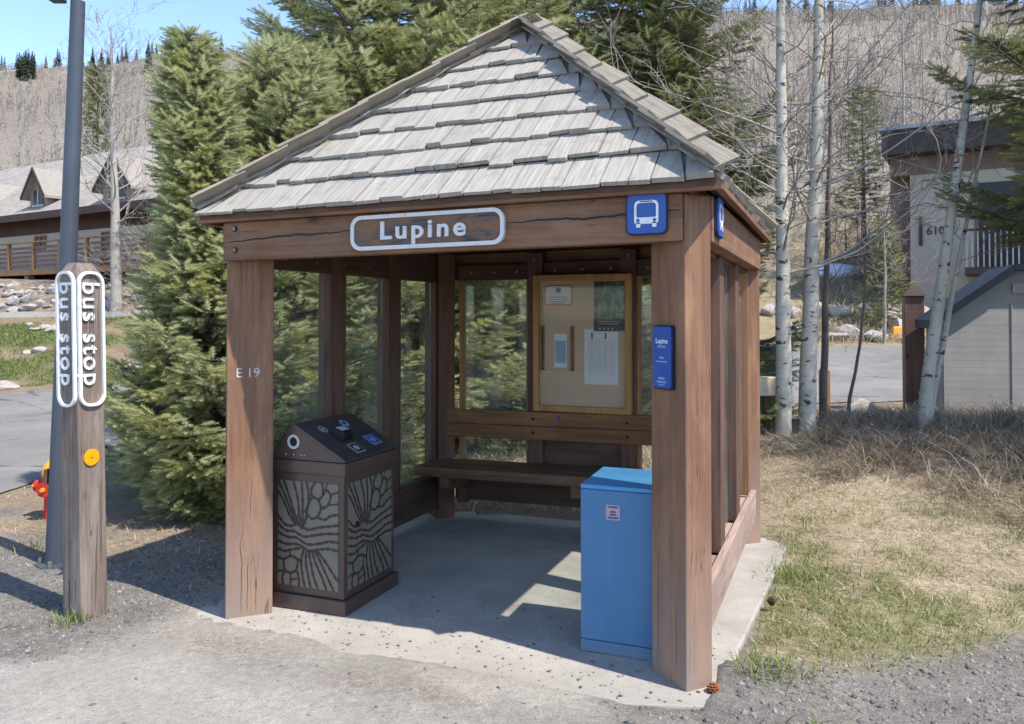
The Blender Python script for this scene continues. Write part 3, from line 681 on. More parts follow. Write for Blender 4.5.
for i in range(22): plate(b, [(x+.16, y+.02-.0125*i) for x, y in rrect(.22, .0022, .0005, 1)], o0, XU, ZU, .0005, .0009)
for x in (.085, .195): plate(b, [(xx+x, y-.10) for xx, y in rrect(.003, .26, .0005, 1)], o0, XU, ZU, .001, .0014)
b.build('timetable_print', M['ink'], tt_)
for x in (-.325, -.075):
    b = MB(); b.box(o0[0]+x-.012, o0[0]+x+.012, yb0-.022, yb0+.003, o0[2]-.22, o0[2]+.14); b.build('leaflet_rail', M['backrest'], t, bevel=.003)
b = MB(); b.box(o0[0]-.32, o0[0]-.08, yb0-.02, yb0+.003, o0[2]-.235, o0[2]-.221); b.build('leaflet_ledge', M['pinboard'], t)
l_ = paper('leaflet', -.175, -.06, .105, .27, M['paper'], .004); paper('leaflet_picture', -.175, -.07, .085, .18, M['ltblue'], .006, .001, l_)
b = MB(); b.box(o0[0]-.352, o0[0]+.352, yb0-.022, yb0-.019, o0[2]-.497, o0[2]+.497); b.build('front_pane', M['boardglass'], t)

# ------------------------------------------------------------------ litter bin
bx0, bx1, by0, by1 = .095, .612, .27, .86; bz = kz(.3)+.002
t = thing('litter_bin', 'dark brown metal recycling bin with leafy cut panels and sloping top', 'bin', (.34, .55, bz))
b = MB(); b.box(bx0-.012, bx1+.012, by0-.012, by1+.012, bz, bz+.085); b.build('plinth', M['bin'], t, bevel=.008)
b = MB(); b.box(bx0+.012, bx1-.012, by0+.012, by1-.012, bz+.086, bz+.79); b.build('body', M['bin'], t, bevel=.004)
b = MB(); b.box(bx0-.006, bx1+.006, by0-.006, by1+.006, bz+.791, bz+.865); b.build('lid_rim', M['bin'], t, bevel=.006)
zl = bz+.866; zr = bz+1.062; xr = bx0+.16
b = MB(); b.hexa([(bx1, by0+.004, zl), (xr, by0+.004, zr), (xr-.02, by0+.004, zr), (bx0, by0+.004, zl)], [(bx1, by1-.004, zl), (xr, by1-.004, zr), (xr-.02, by1-.004, zr), (bx0, by1-.004, zl)])
hood = b.build('hood', M['bin'], t, bevel=.004)
sv = np.array([bx1-xr, 0, zl-zr]); SLn = np.linalg.norm(sv); sv /= SLn; nv = np.cross(np.array([0, 1., 0]), sv); nv = nv if nv[2] > 0 else -nv
def onlid(a, c, h=0): return np.array([xr, by0, zr])+sv*a*SLn+np.array([0, c*(by1-by0), 0])+nv*h
b = MB(); b.hexa([onlid(0, -.01, .003), onlid(1.0, -.01, .003), onlid(1.0, 1.01, .003), onlid(0, 1.01, .003)], [onlid(0, -.01, .018), onlid(1.0, -.01, .018), onlid(1.0, 1.01, .018), onlid(0, 1.01, .018)]); lp = b.build('lid_plate', M['bintop'], t, bevel=.003)
b = MB(); c_ = onlid(.47, .36, .019); b.hexa([onlid(.36, .28, .019), onlid(.62, .28, .019), onlid(.62, .46, .019), onlid(.36, .46, .019)], [onlid(.40, .29, .06), onlid(.60, .29, .075), onlid(.60, .45, .075), onlid(.40, .45, .06)]); hd = b.build('latch_handle', M['black'], lp, bevel=.006)
b = MB(); b.hexa([onlid(.40, .31, .063), onlid(.52, .31, .072), onlid(.52, .43, .072), onlid(.40, .43, .063)], [onlid(.40, .31, .066), onlid(.52, .31, .075), onlid(.52, .43, .075), onlid(.40, .43, .066)]); b.build('handle_plate', M['ring'], hd)
def lid_poly(name, pts, mat, par, h0=.0185, h1=.0195):
    b = MB(); b.hexa([onlid(a, c, h0) for a, c in pts], [onlid(a, c, h1) for a, c in pts]); return b.build(name, mat, par)
def circ(a0, c0, r): return [(a0+r/SLn*math.cos(k), c0+r/(by1-by0)*math.sin(k)) for k in np.linspace(0, 2*math.pi, 18, False)]
def sq(a0, c0, r): return [(a0-r/SLn, c0-r/.56), (a0+r/SLn, c0-r/.56), (a0+r/SLn, c0+r/.56), (a0-r/SLn, c0+r/.56)]
l1 = lid_poly('round_label', circ(.25, .27, .033), M['ring'], lp); lid_poly('label_print', circ(.25, .27, .026), M['bintop'], l1, .0197, .0202); lid_poly('label_mark', circ(.25, .27, .013), M['ring'], l1, .0204, .0208)
l1 = lid_poly('round_label', circ(.22, .68, .036), M['ltblue'], lp); lid_poly('label_mark', circ(.22, .68, .014), M['blueedge'], l1, .0197, .0202)
l1 = lid_poly('square_label', sq(.80, .37, .045), M['ring'], lp); lid_poly('label_print', sq(.80, .37, .040), M['bintop'], l1, .0197, .0202); lid_poly('label_mark', circ(.80, .37, .022), M['ring'], l1, .0204, .0208)
l1 = lid_poly('square_label', sq(.72, .76, .048), M['ltblue'], lp); lid_poly('label_print', sq(.72, .76, .040), M['blue'], l1, .0197, .0202); lid_poly('label_mark', circ(.72, .76, .022), M['ltblue'], l1, .0204, .0208)
b = MB(); hc_ = np.array([bx0+.165, by0+.0035, zl+.105])
ring_o = [(.042*math.cos(k), .042*math.sin(k)) for k in np.linspace(0, 2*math.pi, 20, False)]; ring_i = [(x*.66, y*.66) for x, y in ring_o]
rim(b, ring_o, ring_i, hc_, XU, ZU, 0, .008); ro = b.build('hole_ring', M['ring'], t)
b = MB(); plate(b, ring_i, hc_, XU, ZU, .0005, .002); b.build('hole', M['black'], ro)
b = MB()
for dx in (-.055, .0, .05, .075): plate(b, [(dx+.004*math.cos(k), -.075+.004*math.sin(k)) for k in np.linspace(0, 6.28, 8, False)], hc_, XU, ZU, 0, .004)
b.build('screw', M['ring'], t)
# cut pattern (u right, v up, 0..1)
PAT = [[(0, 1), (.12, .86), (.22, .72), (.30, .62), (.42, .55)], [(.10, 1), (.2, .84), (.28, .70), (.36, .60)], [(0, .90), (.1, .80), (.2, .67), (.28, .60)], [(.26, 1), (.33, .86), (.36, .72), (.40, .60)], [(.40, 1), (.42, .84), (.42, .70), (.44, .58)],
 [(.48, 1), (.52, .88), (.50, .74), (.46, .60)], [(.46, .72), (.56, .66), (.66, .68), (.72, .76), (.68, .84), (.58, .86), (.52, .80)], [(.58, .86), (.56, .93), (.62, 1)], [(.68, .84), (.76, .90), (.74, 1)], [(.72, .76), (.84, .80), (.88, .90), (.80, .94), (.76, .90)],
 [(.66, .68), (.78, .66), (.88, .70), (1, .72)], [(.84, .80), (1, .82)], [(.88, .90), (1, .93)], [(0, .66), (.12, .58), (.24, .57), (.36, .60), (.5, .55), (.68, .58), (.84, .60), (1, .62)], [(0, .58), (.14, .52), (.28, .52), (.44, .48), (.60, .50), (.8, .53), (1, .54)],
 [(0, .50), (.16, .46), (.32, .46), (.5, .41), (.7, .43), (.86, .46), (1, .46)], [(0, .42), (.14, .39), (.34, .40), (.52, .35), (.62, .36)], [(.62, .36), (.74, .38), (.86, .39), (1, .38)], [(.62, .36), (.70, .28), (.80, .16), (.94, 0)], [(.58, .35), (.64, .24), (.74, .12), (.82, 0)], [(.66, .36), (.78, .28), (.90, .18), (1, .10)],
 [(.52, .35), (.56, .24), (.60, .12), (.68, 0)], [(.48, .35), (.48, .22), (.52, .10), (.56, 0)], [(.44, .37), (.40, .24), (.42, .12), (.46, 0)], [(0, .34), (.12, .32), (.22, .34), (.40, .37)], [(0, .26), (.10, .24), (.22, .28), (.34, .26), (.40, .24)], [(.10, .24), (.12, .14), (.22, .12), (.32, .16), (.34, .26)], [(.22, .28), (.20, .34)],
 [(0, .12), (.12, .14)], [(.12, .14), (.08, .06), (.10, 0)], [(.22, .12), (.22, 0)], [(.32, .16), (.36, .08), (.36, 0)], [(.22, .05), (.36, .08)], [(.52, .80), (.46, .72)], [(.80, .94), (.82, 1)], [(.30, .62), (.34, .66), (.36, .72)]]
def smooth_line(p, k=5):
    p = np.array(p, float)
    if len(p) < 3: return p
    out = []
    for i in range(len(p)-1):
        p0, p1, p2, p3 = p[max(i-1, 0)], p[i], p[i+1], p[min(i+2, len(p)-1)]
        for j in range(k):
            s_ = j/k; out.append(.5*((2*p1)+(-p0+p2)*s_+(2*p0-5*p1+4*p2-p3)*s_*s_+(-p0+3*p1-3*p2+p3)*s_**3))
    out.append(p[-1]); return np.array(out)
def panel(o, ux, w_, h_):
    ux = np.array(ux, float); un = np.cross(ux, ZU)
    b = MB(); plate(b, [(0, 0), (w_, 0), (w_, h_), (0, h_)], o, ux, ZU, 0, .003); pn = b.build('panel', M['binpanel'], t)
    b = MB(); lw = .0120
    for ln in PAT:
        q = np.clip(smooth_line(ln), 0, 1)*[w_, h_]
        for i in range(len(q)-1):
            d = q[i+1]-q[i]; L = np.linalg.norm(d)
            if L < 1e-5: continue
            d /= L; pr = np.array([-d[1], d[0]])*lw*(.75+.5*math.sin(i*.9)**2)*.62; a_, c_ = q[i]-d*.002, q[i+1]+d*.002
            pts = [a_-pr, c_-pr, c_+pr, a_+pr]; b.add([o+x*ux+y*ZU+un*(.0045+.00002*(i % 7)) for x, y in pts], [(0, 1, 2, 3)])
    b.build('cut_pattern', M['binline'], pn)
panel(np.array([bx0+.05, by0+.0115, bz+.13]), XU, bx1-bx0-.10, .61)
panel(np.array([bx1-.0115, by0+.05, bz+.13]), (0, 1, 0), by1-by0-.10, .61)
b = MB(); b.cyl((bx1-.008, by0+.145, bz+.49), (1, 0, 0), .017, .006, 14); b.build('lock', M['black'], t)

# ------------------------------------------------------------------ blue cabinet
cx0, cx1, cy0, cy1 = 2.01, 2.40, .272, .70; cz = kz(2.2)+.002
t = thing('blue_cabinet', 'plain blue metal cabinet standing inside the right front post', 'cabinet', (2.2, .48, cz))
b = MB(); b.box(cx0+.001, cx1-.001, cy0+.001, cy1-.001, cz, cz+.0585); b.build('plinth', M['cab'], t, bevel=.003)
b = MB(); b.box(cx0, cx1, cy0, cy1, cz+.060, cz+.815); b.build('body', M['cab'], t, bevel=.008)
b = MB(); b.hexa([(cx0, cy0-.001, cz+.816), (cx1, cy0-.001, cz+.816), (cx1, cy1, cz+.816), (cx0, cy1, cz+.816)], [(cx0, cy0-.001, cz+.838), (cx1, cy0-.001, cz+.838), (cx1, cy1, cz+.853), (cx0, cy1, cz+.853)]); b.build('lid', M['cabtop_lit'], t, bevel=.007)
b = MB(); b.box(cx0+.135, cx0+.205, cy0-.0025, cy0-.0005, cz+.67, cz+.745); sk = b.build('sticker', M['label'], t)
b = MB()
for z, w_ in ((.735, .05), (.712, .03), (.698, .03), (.682, .055)): b.box(cx0+.17-w_/2, cx0+.17+w_/2, cy0-.0035, cy0-.0027, cz+z-.005, cz+z+.004)
b.build('sticker_print', M['navy'], sk)

# ------------------------------------------------------------------ bus stop post
PB = G(88.5, 4.72, -.03); lean = -rgt*.050
t = thing('bus_stop_post', 'weathered timber bus stop post with white rimmed vertical lettering', 'bus stop post', PB)
s_ = .165; ang = YAW-R(36); e1 = np.array([math.cos(YAW+R(62)), math.sin(YAW+R(62)), 0]); e2 = np.array([-math.sin(YAW+R(62)), math.cos(YAW+R(62)), 0])
def ring4(z, k=1.0): c_ = PB+lean*z/2+ZU*z; return [c_+k*s_/2*(i*e1+j*e2) for i, j in ((-1, -1), (1, -1), (1, 1), (-1, 1))]
b = MB(); b.hexa(ring4(-.15), ring4(1.975)); b.build('timber', M['busp'], t, bevel=.007)
b = MB(); b.hexa(ring4(1.972, .96), ring4(2.035, .55)); b.build('post_top', M['busp'], t, bevel=.004)
LU = ZU+lean/2; LU = LU/np.linalg.norm(LU)
check_cracks([[(-.02, .02, .004), (-.03, .5), (-.015, .9)], [(.03, .1, .003), (.035, .6)], [(-.05, .5, .0025), (-.045, 1.1)], [(.01, .95, .003), (.015, 1.9)]], PB-e1*(s_/2+.001), -e2, -e1, t)
check_cracks([[(.0, .05, .0016), (.01, .55)], [(.035, .3, .0018), (.03, .8)], [(-.03, 1.3, .0022), (-.028, 1.95)]], PB-e2*(s_/2+.001), e1, -e2, t)
for ux, nn in ((e1, -e2), (-e2, -e1)):      # right hand face, left hand face
    oc = PB+lean*1.6/2+ZU*1.60+nn*(s_/2+.001)
    sg = MB(); rim(sg, rrect(.160, .77, .066, 8), rrect(.130, .74, .052, 8), oc, ux, LU, .0, .018); sg.build('sign_rim', M['white'], t)
    text_mesh('lettering', 'bus stop', .152, M['white'], t, oc+nn*.006+LU*.03-ux*.004, -LU, ux, .010, .0010, 1.14)
oc = PB+lean*.45+ZU*.925-e2*(s_/2+.001)+e1*-.01
b = MB(); b.cyl(oc, -e2, .047, .010, 24); ro = b.build('reflector', M['orange'], t, bevel=.002)
b = MB(); b.cyl(oc-e2*.0102, -e2, .004, .002, 8); b.build('screw', M['black'], ro)

# ------------------------------------------------------------------ lamp post
LB = G(59, 5.68, -.03); LT = LB+rgt*.112+ZU*3.93
t = thing('lamp_post', 'tall tapered grey steel lamp post behind the bus stop post', 'lamp post', LB)
b = MB(); b.tube([LB+ZU*.03, LB+(LT-LB)*.5, LT], [.072, .058, .047], 16); b.build('pole', M['pole'], t, smooth=False)
b = MB(); b.tube([LB-ZU*.02, LB+ZU*.03], [.14, .13], 8); bp = b.build('base_plate', M['pole'], t)
for k in range(4):
    a = k*math.pi/2+.5; b = MB(); b.cyl(LB+np.array([.105*math.cos(a), .105*math.sin(a), .031]), ZU, .016, .03, 6); b.build('anchor_bolt', M['bolt'], bp)
b = MB(); q = LB+ZU*.62-rgt*.066; b.obox(q, rgt*.012, fwd*.03, ZU*.05); b.build('hand_hole_cover', plain('rusty_cover', (.12, .06, .04), .7), t)
b = MB(); q = LT-rgt*.20+ZU*.03; b.obox(q+ZU*.06, rgt*.05, fwd*.14, ZU*.055); lu = b.build('luminaire', M['pole'], t, bevel=.01)
b = MB(); b.tube([LT-ZU*.02, LT+ZU*.10, LT-rgt*.16+ZU*.10], .018, 8); b.build('bracket', M['pole'], t)

# ------------------------------------------------------------------ hydrant
HB = G(56, 6.95, -.05)
t = thing('fire_hydrant', 'red fire hydrant with yellow cap and outlets by the roadside', 'fire hydrant', HB)
b = MB(); b.lathe(HB, [(.11, 0), (.11, .04), (.078, .045), (.072, .36), (.10, .37), (.10, .40)], 18); b.build('barrel', M['red'], t)
b = MB(); b.lathe(HB, [(.098, .402), (.098, .43), (.085, .48), (.05, .53), (.03, .545), (.03, .585), (.001, .586)], 18); b.build('bonnet', M['yellow'], t, smooth=True)
for dr, r_, l_ in ((-rgt, .045, .09), (rgt, .045, .09), (-fwd, .058, .10)):
    b = MB(); c_ = HB+ZU*.31+dr*.07; b.cyl(c_, dr, r_, l_*.6, 14); b.build('outlet', M['red'], t)
    b = MB(); c2 = c_+dr*l_*.6; b.cyl(c2, dr, r_*1.15, .03, 8); b.build('outlet_cap', M['red'], t); b = MB(); b.cyl(c2+dr*.03, dr, .018, .03, 5); b.build('cap_nut', M['yellow'], t)
#ENV#
# ------------------------------------------------------------------ vegetation builders
def norm(a): return a/(np.linalg.norm(a, axis=-1, keepdims=True)+1e-12)
def seg_tubes(segs, n=5):
    """segs: list of (p0, p1, r0, r1) -> verts, quads"""
    P0 = np.array([s[0] for s in segs]); P1 = np.array([s[1] for s in segs]); r0 = np.array([s[2] for s in segs]); r1 = np.array([s[3] for s in segs])
    t = norm(P1-P0); a = np.where(np.abs(t[:, 2:3]) < .9, [[0, 0, 1.]], [[1., 0, 0]]); u = norm(np.cross(t, a)); v = np.cross(t, u)
    an = np.arange(n)*2*math.pi/n; ring = np.cos(an)[None, :, None]*u[:, None, :]+np.sin(an)[None, :, None]*v[:, None, :]
    V = np.concatenate([P0[:, None]+ring*r0[:, None, None], P1[:, None]+ring*r1[:, None, None]], 1)     # (m, 2n, 3)
    j = np.arange(n); q = np.stack([j, (j+1) % n, n+(j+1) % n, n+j], 1)
    Fq = q[None]+(np.arange(len(segs))*2*n)[:, None, None]
    return V.reshape(-1, 3), Fq.reshape(-1, 4)
def polysegs(pts, rads): return [(pts[i], pts[i+1], rads[i], rads[i+1]) for i in range(len(pts)-1)]
def smooth_pts(p, k=4): return smooth_line(p, k)
# foliage materials
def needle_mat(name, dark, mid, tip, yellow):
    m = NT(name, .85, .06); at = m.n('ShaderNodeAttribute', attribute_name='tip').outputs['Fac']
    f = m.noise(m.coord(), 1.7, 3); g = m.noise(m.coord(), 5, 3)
    c = m.mix(at, dark, mid); c = m.mix(m.math('MULTIPLY', m.ramp(g, [(.4, (0, 0, 0)), (.65, (1, 1, 1))]), m.math('POWER', at, 1.5)), c, tip)  # pale new tips, plus shading of the inner crown mixed into the colour
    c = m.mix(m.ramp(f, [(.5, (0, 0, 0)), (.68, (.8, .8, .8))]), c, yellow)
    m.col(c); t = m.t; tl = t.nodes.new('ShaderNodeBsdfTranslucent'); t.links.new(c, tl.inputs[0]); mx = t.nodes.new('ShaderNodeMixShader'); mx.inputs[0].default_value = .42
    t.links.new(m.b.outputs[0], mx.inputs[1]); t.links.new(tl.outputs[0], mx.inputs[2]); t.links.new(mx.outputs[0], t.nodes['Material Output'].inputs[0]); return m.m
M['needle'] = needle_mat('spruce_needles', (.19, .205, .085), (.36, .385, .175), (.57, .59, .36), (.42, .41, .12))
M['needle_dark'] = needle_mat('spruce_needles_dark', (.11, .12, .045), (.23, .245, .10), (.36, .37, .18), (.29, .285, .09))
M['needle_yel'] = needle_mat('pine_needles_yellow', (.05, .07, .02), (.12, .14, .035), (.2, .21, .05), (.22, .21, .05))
M['bark'] = plain('spruce_bark', (.11, .085, .07), .95, .35, 14, bump=.5)
def aspen_mat(name, a, b, dk):
    m = NT(name, .8, .2); v = m.coord((4, 4, 9)); f = m.noise(v, 1.6, 4, .6, .4); g = m.noise(m.coord((1.2, 1.2, 1.6)), 2, 4)
    c = m.mix(m.ramp(g, [(.3, (0, 0, 0)), (.7, (1, 1, 1))]), a, b); c = m.mix(m.ramp(f, [(.585, (0, 0, 0)), (.63, (.95, .95, .95))]), c, dk)
    h = m.noise(m.coord((2, 2, 40)), 1, 3); c = m.mix(m.ramp(h, [(.55, (0, 0, 0)), (.75, (.4, .4, .4))]), c, tuple(x*.5 for x in a)); m.col(c); m.bump(f, .3, .01); return m.m
M['aspen'] = aspen_mat('aspen_bark', (.38, .345, .285), (.58, .535, .46), (.045, .034, .026))
M['limb'] = plain('aspen_limb_bark', (.33, .30, .26), .9, .2, 4)
M['aspen_far'] = plain('aspen_bark_far', (.33, .30, .265), .9, .2, 3)
M['twig'] = plain('aspen_twigs', (.30, .26, .22), .9, .3, 5)
M['twig_dk'] = plain('brown_twigs', (.19, .15, .125), .9, .3, 5)
NTW = 34
def twig_template(r, N=NTW):
    s_ = np.linspace(.02, 1, N); ph = np.arange(N)*2.4+r.uniform(0, 6, 1); ang = R(66)*(1-.5*s_**3)
    d = np.stack([np.cos(ang), np.sin(ang)*np.cos(ph), np.sin(ang)*np.sin(ph)*.8], 1); p = np.stack([s_*.92, 0*s_, 0*s_], 1)
    ln = .29*(1-.3*s_**4); side = norm(np.cross(d, np.array([1., .2, .1]))); w_ = .030
    return np.stack([p+side*w_, p-side*w_, p+d*ln[:, None]], 1)          # (N,3,3)
def foliage(twigs, seed, N=NTW):
    r = np.random.default_rng(seed); tp = twig_template(r, N); P = np.array([a[0] for a in twigs]); Dv = norm(np.array([a[1] for a in twigs])); S = np.array([a[2] for a in twigs]); T = np.array([a[3] for a in twigs])
    up = np.tile([0, 0, 1.], (len(P), 1)); y = norm(np.cross(up, Dv)+1e-6); z = np.cross(Dv, y)
    V = P[:, None, None]+S[:, None, None, None]*(tp[None, ..., 0:1]*Dv[:, None, None]+tp[None, ..., 1:2]*y[:, None, None]+tp[None, ..., 2:3]*z[:, None, None])
    tipa = np.repeat(T, N*3); V = V.reshape(-1, 3); return V, np.arange(len(V)).reshape(-1, 3), tipa
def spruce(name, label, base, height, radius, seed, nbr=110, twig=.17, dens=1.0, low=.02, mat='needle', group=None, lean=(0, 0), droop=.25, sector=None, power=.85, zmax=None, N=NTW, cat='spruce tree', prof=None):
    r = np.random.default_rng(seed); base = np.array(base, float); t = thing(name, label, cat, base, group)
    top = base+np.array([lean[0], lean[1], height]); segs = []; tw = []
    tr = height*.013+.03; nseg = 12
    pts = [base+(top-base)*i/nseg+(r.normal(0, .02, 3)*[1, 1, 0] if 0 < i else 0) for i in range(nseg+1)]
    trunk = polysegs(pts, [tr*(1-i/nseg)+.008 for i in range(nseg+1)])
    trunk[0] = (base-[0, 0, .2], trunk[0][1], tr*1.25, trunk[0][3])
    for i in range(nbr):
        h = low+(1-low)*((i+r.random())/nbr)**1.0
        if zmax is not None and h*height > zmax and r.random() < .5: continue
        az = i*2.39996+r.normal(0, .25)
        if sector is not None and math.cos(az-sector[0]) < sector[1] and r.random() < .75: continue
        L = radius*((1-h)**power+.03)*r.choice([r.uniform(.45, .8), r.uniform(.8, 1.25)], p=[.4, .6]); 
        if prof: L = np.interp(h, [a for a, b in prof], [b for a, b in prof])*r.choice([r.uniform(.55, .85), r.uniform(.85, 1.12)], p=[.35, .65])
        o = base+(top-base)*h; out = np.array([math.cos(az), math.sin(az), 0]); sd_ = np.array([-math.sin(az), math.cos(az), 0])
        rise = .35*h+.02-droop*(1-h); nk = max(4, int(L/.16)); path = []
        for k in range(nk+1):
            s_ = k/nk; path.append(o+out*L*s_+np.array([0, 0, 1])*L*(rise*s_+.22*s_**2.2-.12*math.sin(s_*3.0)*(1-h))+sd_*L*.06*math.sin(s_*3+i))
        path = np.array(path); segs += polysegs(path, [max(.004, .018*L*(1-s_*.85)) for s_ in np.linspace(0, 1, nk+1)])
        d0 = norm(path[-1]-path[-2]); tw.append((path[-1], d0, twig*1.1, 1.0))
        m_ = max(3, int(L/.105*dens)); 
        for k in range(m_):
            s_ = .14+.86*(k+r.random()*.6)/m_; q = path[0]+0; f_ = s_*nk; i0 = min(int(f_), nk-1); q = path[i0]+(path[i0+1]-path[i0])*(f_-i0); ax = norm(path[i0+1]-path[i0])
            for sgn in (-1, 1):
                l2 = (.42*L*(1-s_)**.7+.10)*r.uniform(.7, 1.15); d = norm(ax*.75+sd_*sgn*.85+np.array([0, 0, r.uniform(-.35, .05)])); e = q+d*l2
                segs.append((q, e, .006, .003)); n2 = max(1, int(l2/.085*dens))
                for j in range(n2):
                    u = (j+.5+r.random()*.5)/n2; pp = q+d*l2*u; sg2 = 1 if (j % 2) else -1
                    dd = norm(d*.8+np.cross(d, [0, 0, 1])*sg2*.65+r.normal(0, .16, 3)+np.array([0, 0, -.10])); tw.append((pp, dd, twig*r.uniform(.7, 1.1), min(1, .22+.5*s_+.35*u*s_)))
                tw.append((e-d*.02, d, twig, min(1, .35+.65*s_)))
    V1, F1 = seg_tubes(trunk, 9); V2, F2 = seg_tubes(segs, 4)
    soup('trunk', V1, F1, M['bark'], t); soup('branches', V2, F2, M['bark'], t)
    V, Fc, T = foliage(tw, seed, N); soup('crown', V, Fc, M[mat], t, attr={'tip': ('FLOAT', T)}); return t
def bare_tree(name, label, base, height, r0, seed, lean=(0, 0), curve=.15, first=.3, nb=26, blen=1.6, mats=('aspen', 'twig'), group=None, cat='aspen tree', lev=3, up=.55, cut=None, tw_r=.004, extra=()):
    r = np.random.default_rng(seed); base = np.array(base, float); t = thing(name, label, cat, base, group)
    k = 12; off = r.normal(0, curve*.25, (k+1, 3)); off[:, 2] = 0; off = np.cumsum(off, 0)*.35; off -= off[0]
    pts = np.array([base+np.array([lean[0]*(i/k), lean[1]*(i/k), height*i/k])+off[i]*1.0 for i in range(k+1)]); pts[0, 2] -= .15
    pts = smooth_pts(pts, 3); n = len(pts); rad = [r0*(1-.93*(i/(n-1))**1.1)+.004 for i in range(n)]; rad[0] *= 1.18
    Vt, Ft = [], []
    b = MB(); b.tube(pts, rad, 12); o = b.build('trunk', M[mats[0]], t, smooth=True)
    segs = []; fine = []
    def grow(p, d, L, rr_, lv):
        ns = max(3, int(5*L/max(L, .6))); path = [p]; dd = d.copy()
        for i in range(ns):
            dd = norm(dd+r.normal(0, .20, 3)+np.array([0, 0, .10*up])); path.append(path[-1]+dd*L/ns)
        rs = [max(tw_r*.6, rr_*(1-.8*i/ns)) for i in range(ns+1)]
        (segs if rr_ > .009 else fine).extend(polysegs(path, rs))
        if lv <= 0: return
        nb2 = int(r.integers(4, 8)) if lv > 1 else int(r.integers(3, 6))
        for j in range(nb2):
            s_ = r.uniform(.2, 1); i0 = min(int(s_*ns), ns-1); q = path[i0]+(path[i0+1]-path[i0])*(s_*ns-i0); ax = norm(path[i0+1]-path[i0])
            pr = norm(np.cross(ax, r.normal(0, 1, 3))); nd = norm(ax*.75+pr*r.uniform(.5, .95)+np.array([0, 0, .12*up])); grow(q, nd, L*r.uniform(.32, .55), max(tw_r, rr_*.48), lv-1)
    for i in range(nb):
        s_ = first+(1-first)*(i+r.random())/nb
        if cut and s_ > cut: continue
        q = pts[int(s_*(n-1))]; az = i*2.4+r.normal(0, .5); d = norm(np.array([math.cos(az), math.sin(az), r.uniform(.15, .8)*up*1.6])); grow(q, d, blen*(1.15-.75*s_)*r.uniform(.6, 1.2), max(.007, r0*.21*(1.1-s_)), lev-1)
    for (s_, d, L, rr_) in extra: grow(pts[int(s_*(n-1))], norm(np.array(d, float)), L, rr_, 2)
    if segs: V, Fq = seg_tubes(segs, 6); soup('limbs', V, Fq, M['limb' if mats[0] == 'aspen' else mats[0]], t, smooth=True)
    if fine: V, Fq = seg_tubes(fine, 3); soup('twigs', V, Fq, M[mats[1]], t)
    return t

# ------------------------------------------------------------------ lodge on the left
class LB_(MB):
    def __init__(s, o, ex, ey, kz=1.0): super().__init__(); s.o, s.ex, s.ey, s.kz = np.array(o, float), np.array(ex), np.array(ey), kz
    def add(s, vs, fs): return MB.add(s, [s.o+s.ex*p[0]+s.ey*p[1]+ZU*p[2]*s.kz for p in vs], fs)
EXH = .857*rgt-.515*fwd; EYH = .515*rgt+.857*fwd
O1 = G(90, 29, 0)
hs = thing('lodge', 'long brown lodge with grey shingle roof, dormers and a timber deck', 'lodge', O1+ZU*3.0)
def HB_(): return LB_(O1, EXH, EYH)
mm = NT('lodge_roof_shingles', .9, .2); br_ = mm.n('ShaderNodeTexBrick', Vector=mm.coord((1, 1, 1), rot=(0, 0, 0)), Scale=1)
v = mm.coord(which='Generated', scale=(90, 1, 34)); nz_ = mm.noise(v, 1, 3, .6); nz4 = mm.noise(mm.coord(), 1.2, 5)
mm.col(mm.mix(mm.ramp(nz4, [(.3, (0, 0, 0)), (.7, (.5, .5, .5))]), mm.ramp(nz_, [(.3, (.22, .19, .165)), (.7, (.38, .345, .30))]), (.27, .24, .21))); mm.bump(nz_, .6, .03); M['lodgeroof'] = mm.m
M['lodgebrown'] = plain('lodge_brown_boards', (.085, .055, .045), .85, .2, 2)
M['lodgepale'] = plain('lodge_pale_stucco', (.46, .42, .37), .9, .08, 1)
M['deckwood'] = plain('deck_orange_wood', (.30, .16, .075), .8, .25, 3)
M['deckred'] = plain('deck_rail_wood', (.19, .105, .07), .8, .25, 3)
M['pane'] = plain('dark_window_pane', (.03, .032, .035), .35, .1, 1, spec=.3, bump=0)
M['stonegrey'] = plain('concrete_grey', (.33, .31, .29), .9, .15, 4)
b = HB_(); b.box(-20, 10, 1.8, 11, 2.6, 5.1); wl = b.build('lower_wall', M['lodgepale'], hs)
b = HB_(); b.box(-20, 10, 1.75, 11, 5.102, 6.2); b.build('upper_wall', M['lodgebrown'], hs)
ye, ze_, yr, zr_ = .7, 5.76, 6.3, 9.55
b = HB_(); b.add([(-21, ye, ze_), (11, ye, ze_), (11, yr, zr_), (-21, yr, zr_), (-21, ye, ze_-.16), (11, ye, ze_-.16), (11, yr, zr_-.16), (-21, yr, zr_-.16)], [(0, 1, 2, 3), (7, 6, 5, 4), (0, 4, 5, 1), (1, 5, 6, 2), (2, 6, 7, 3), (3, 7, 4, 0)])
b.add([(-21, yr+.01, zr_), (11, yr+.01, zr_), (11, 12, 5.7), (-21, 12, 5.7)], [(0, 1, 2, 3)]); rf = b.build('roof', M['lodgeroof'], hs)
b = HB_(); b.box(-21, 11, ye-.05, ye-.005, ze_-.26, ze_+.02); b.build('fascia', M['lodgebrown'], hs)
sl = (zr_-ze_)/(yr-ye)
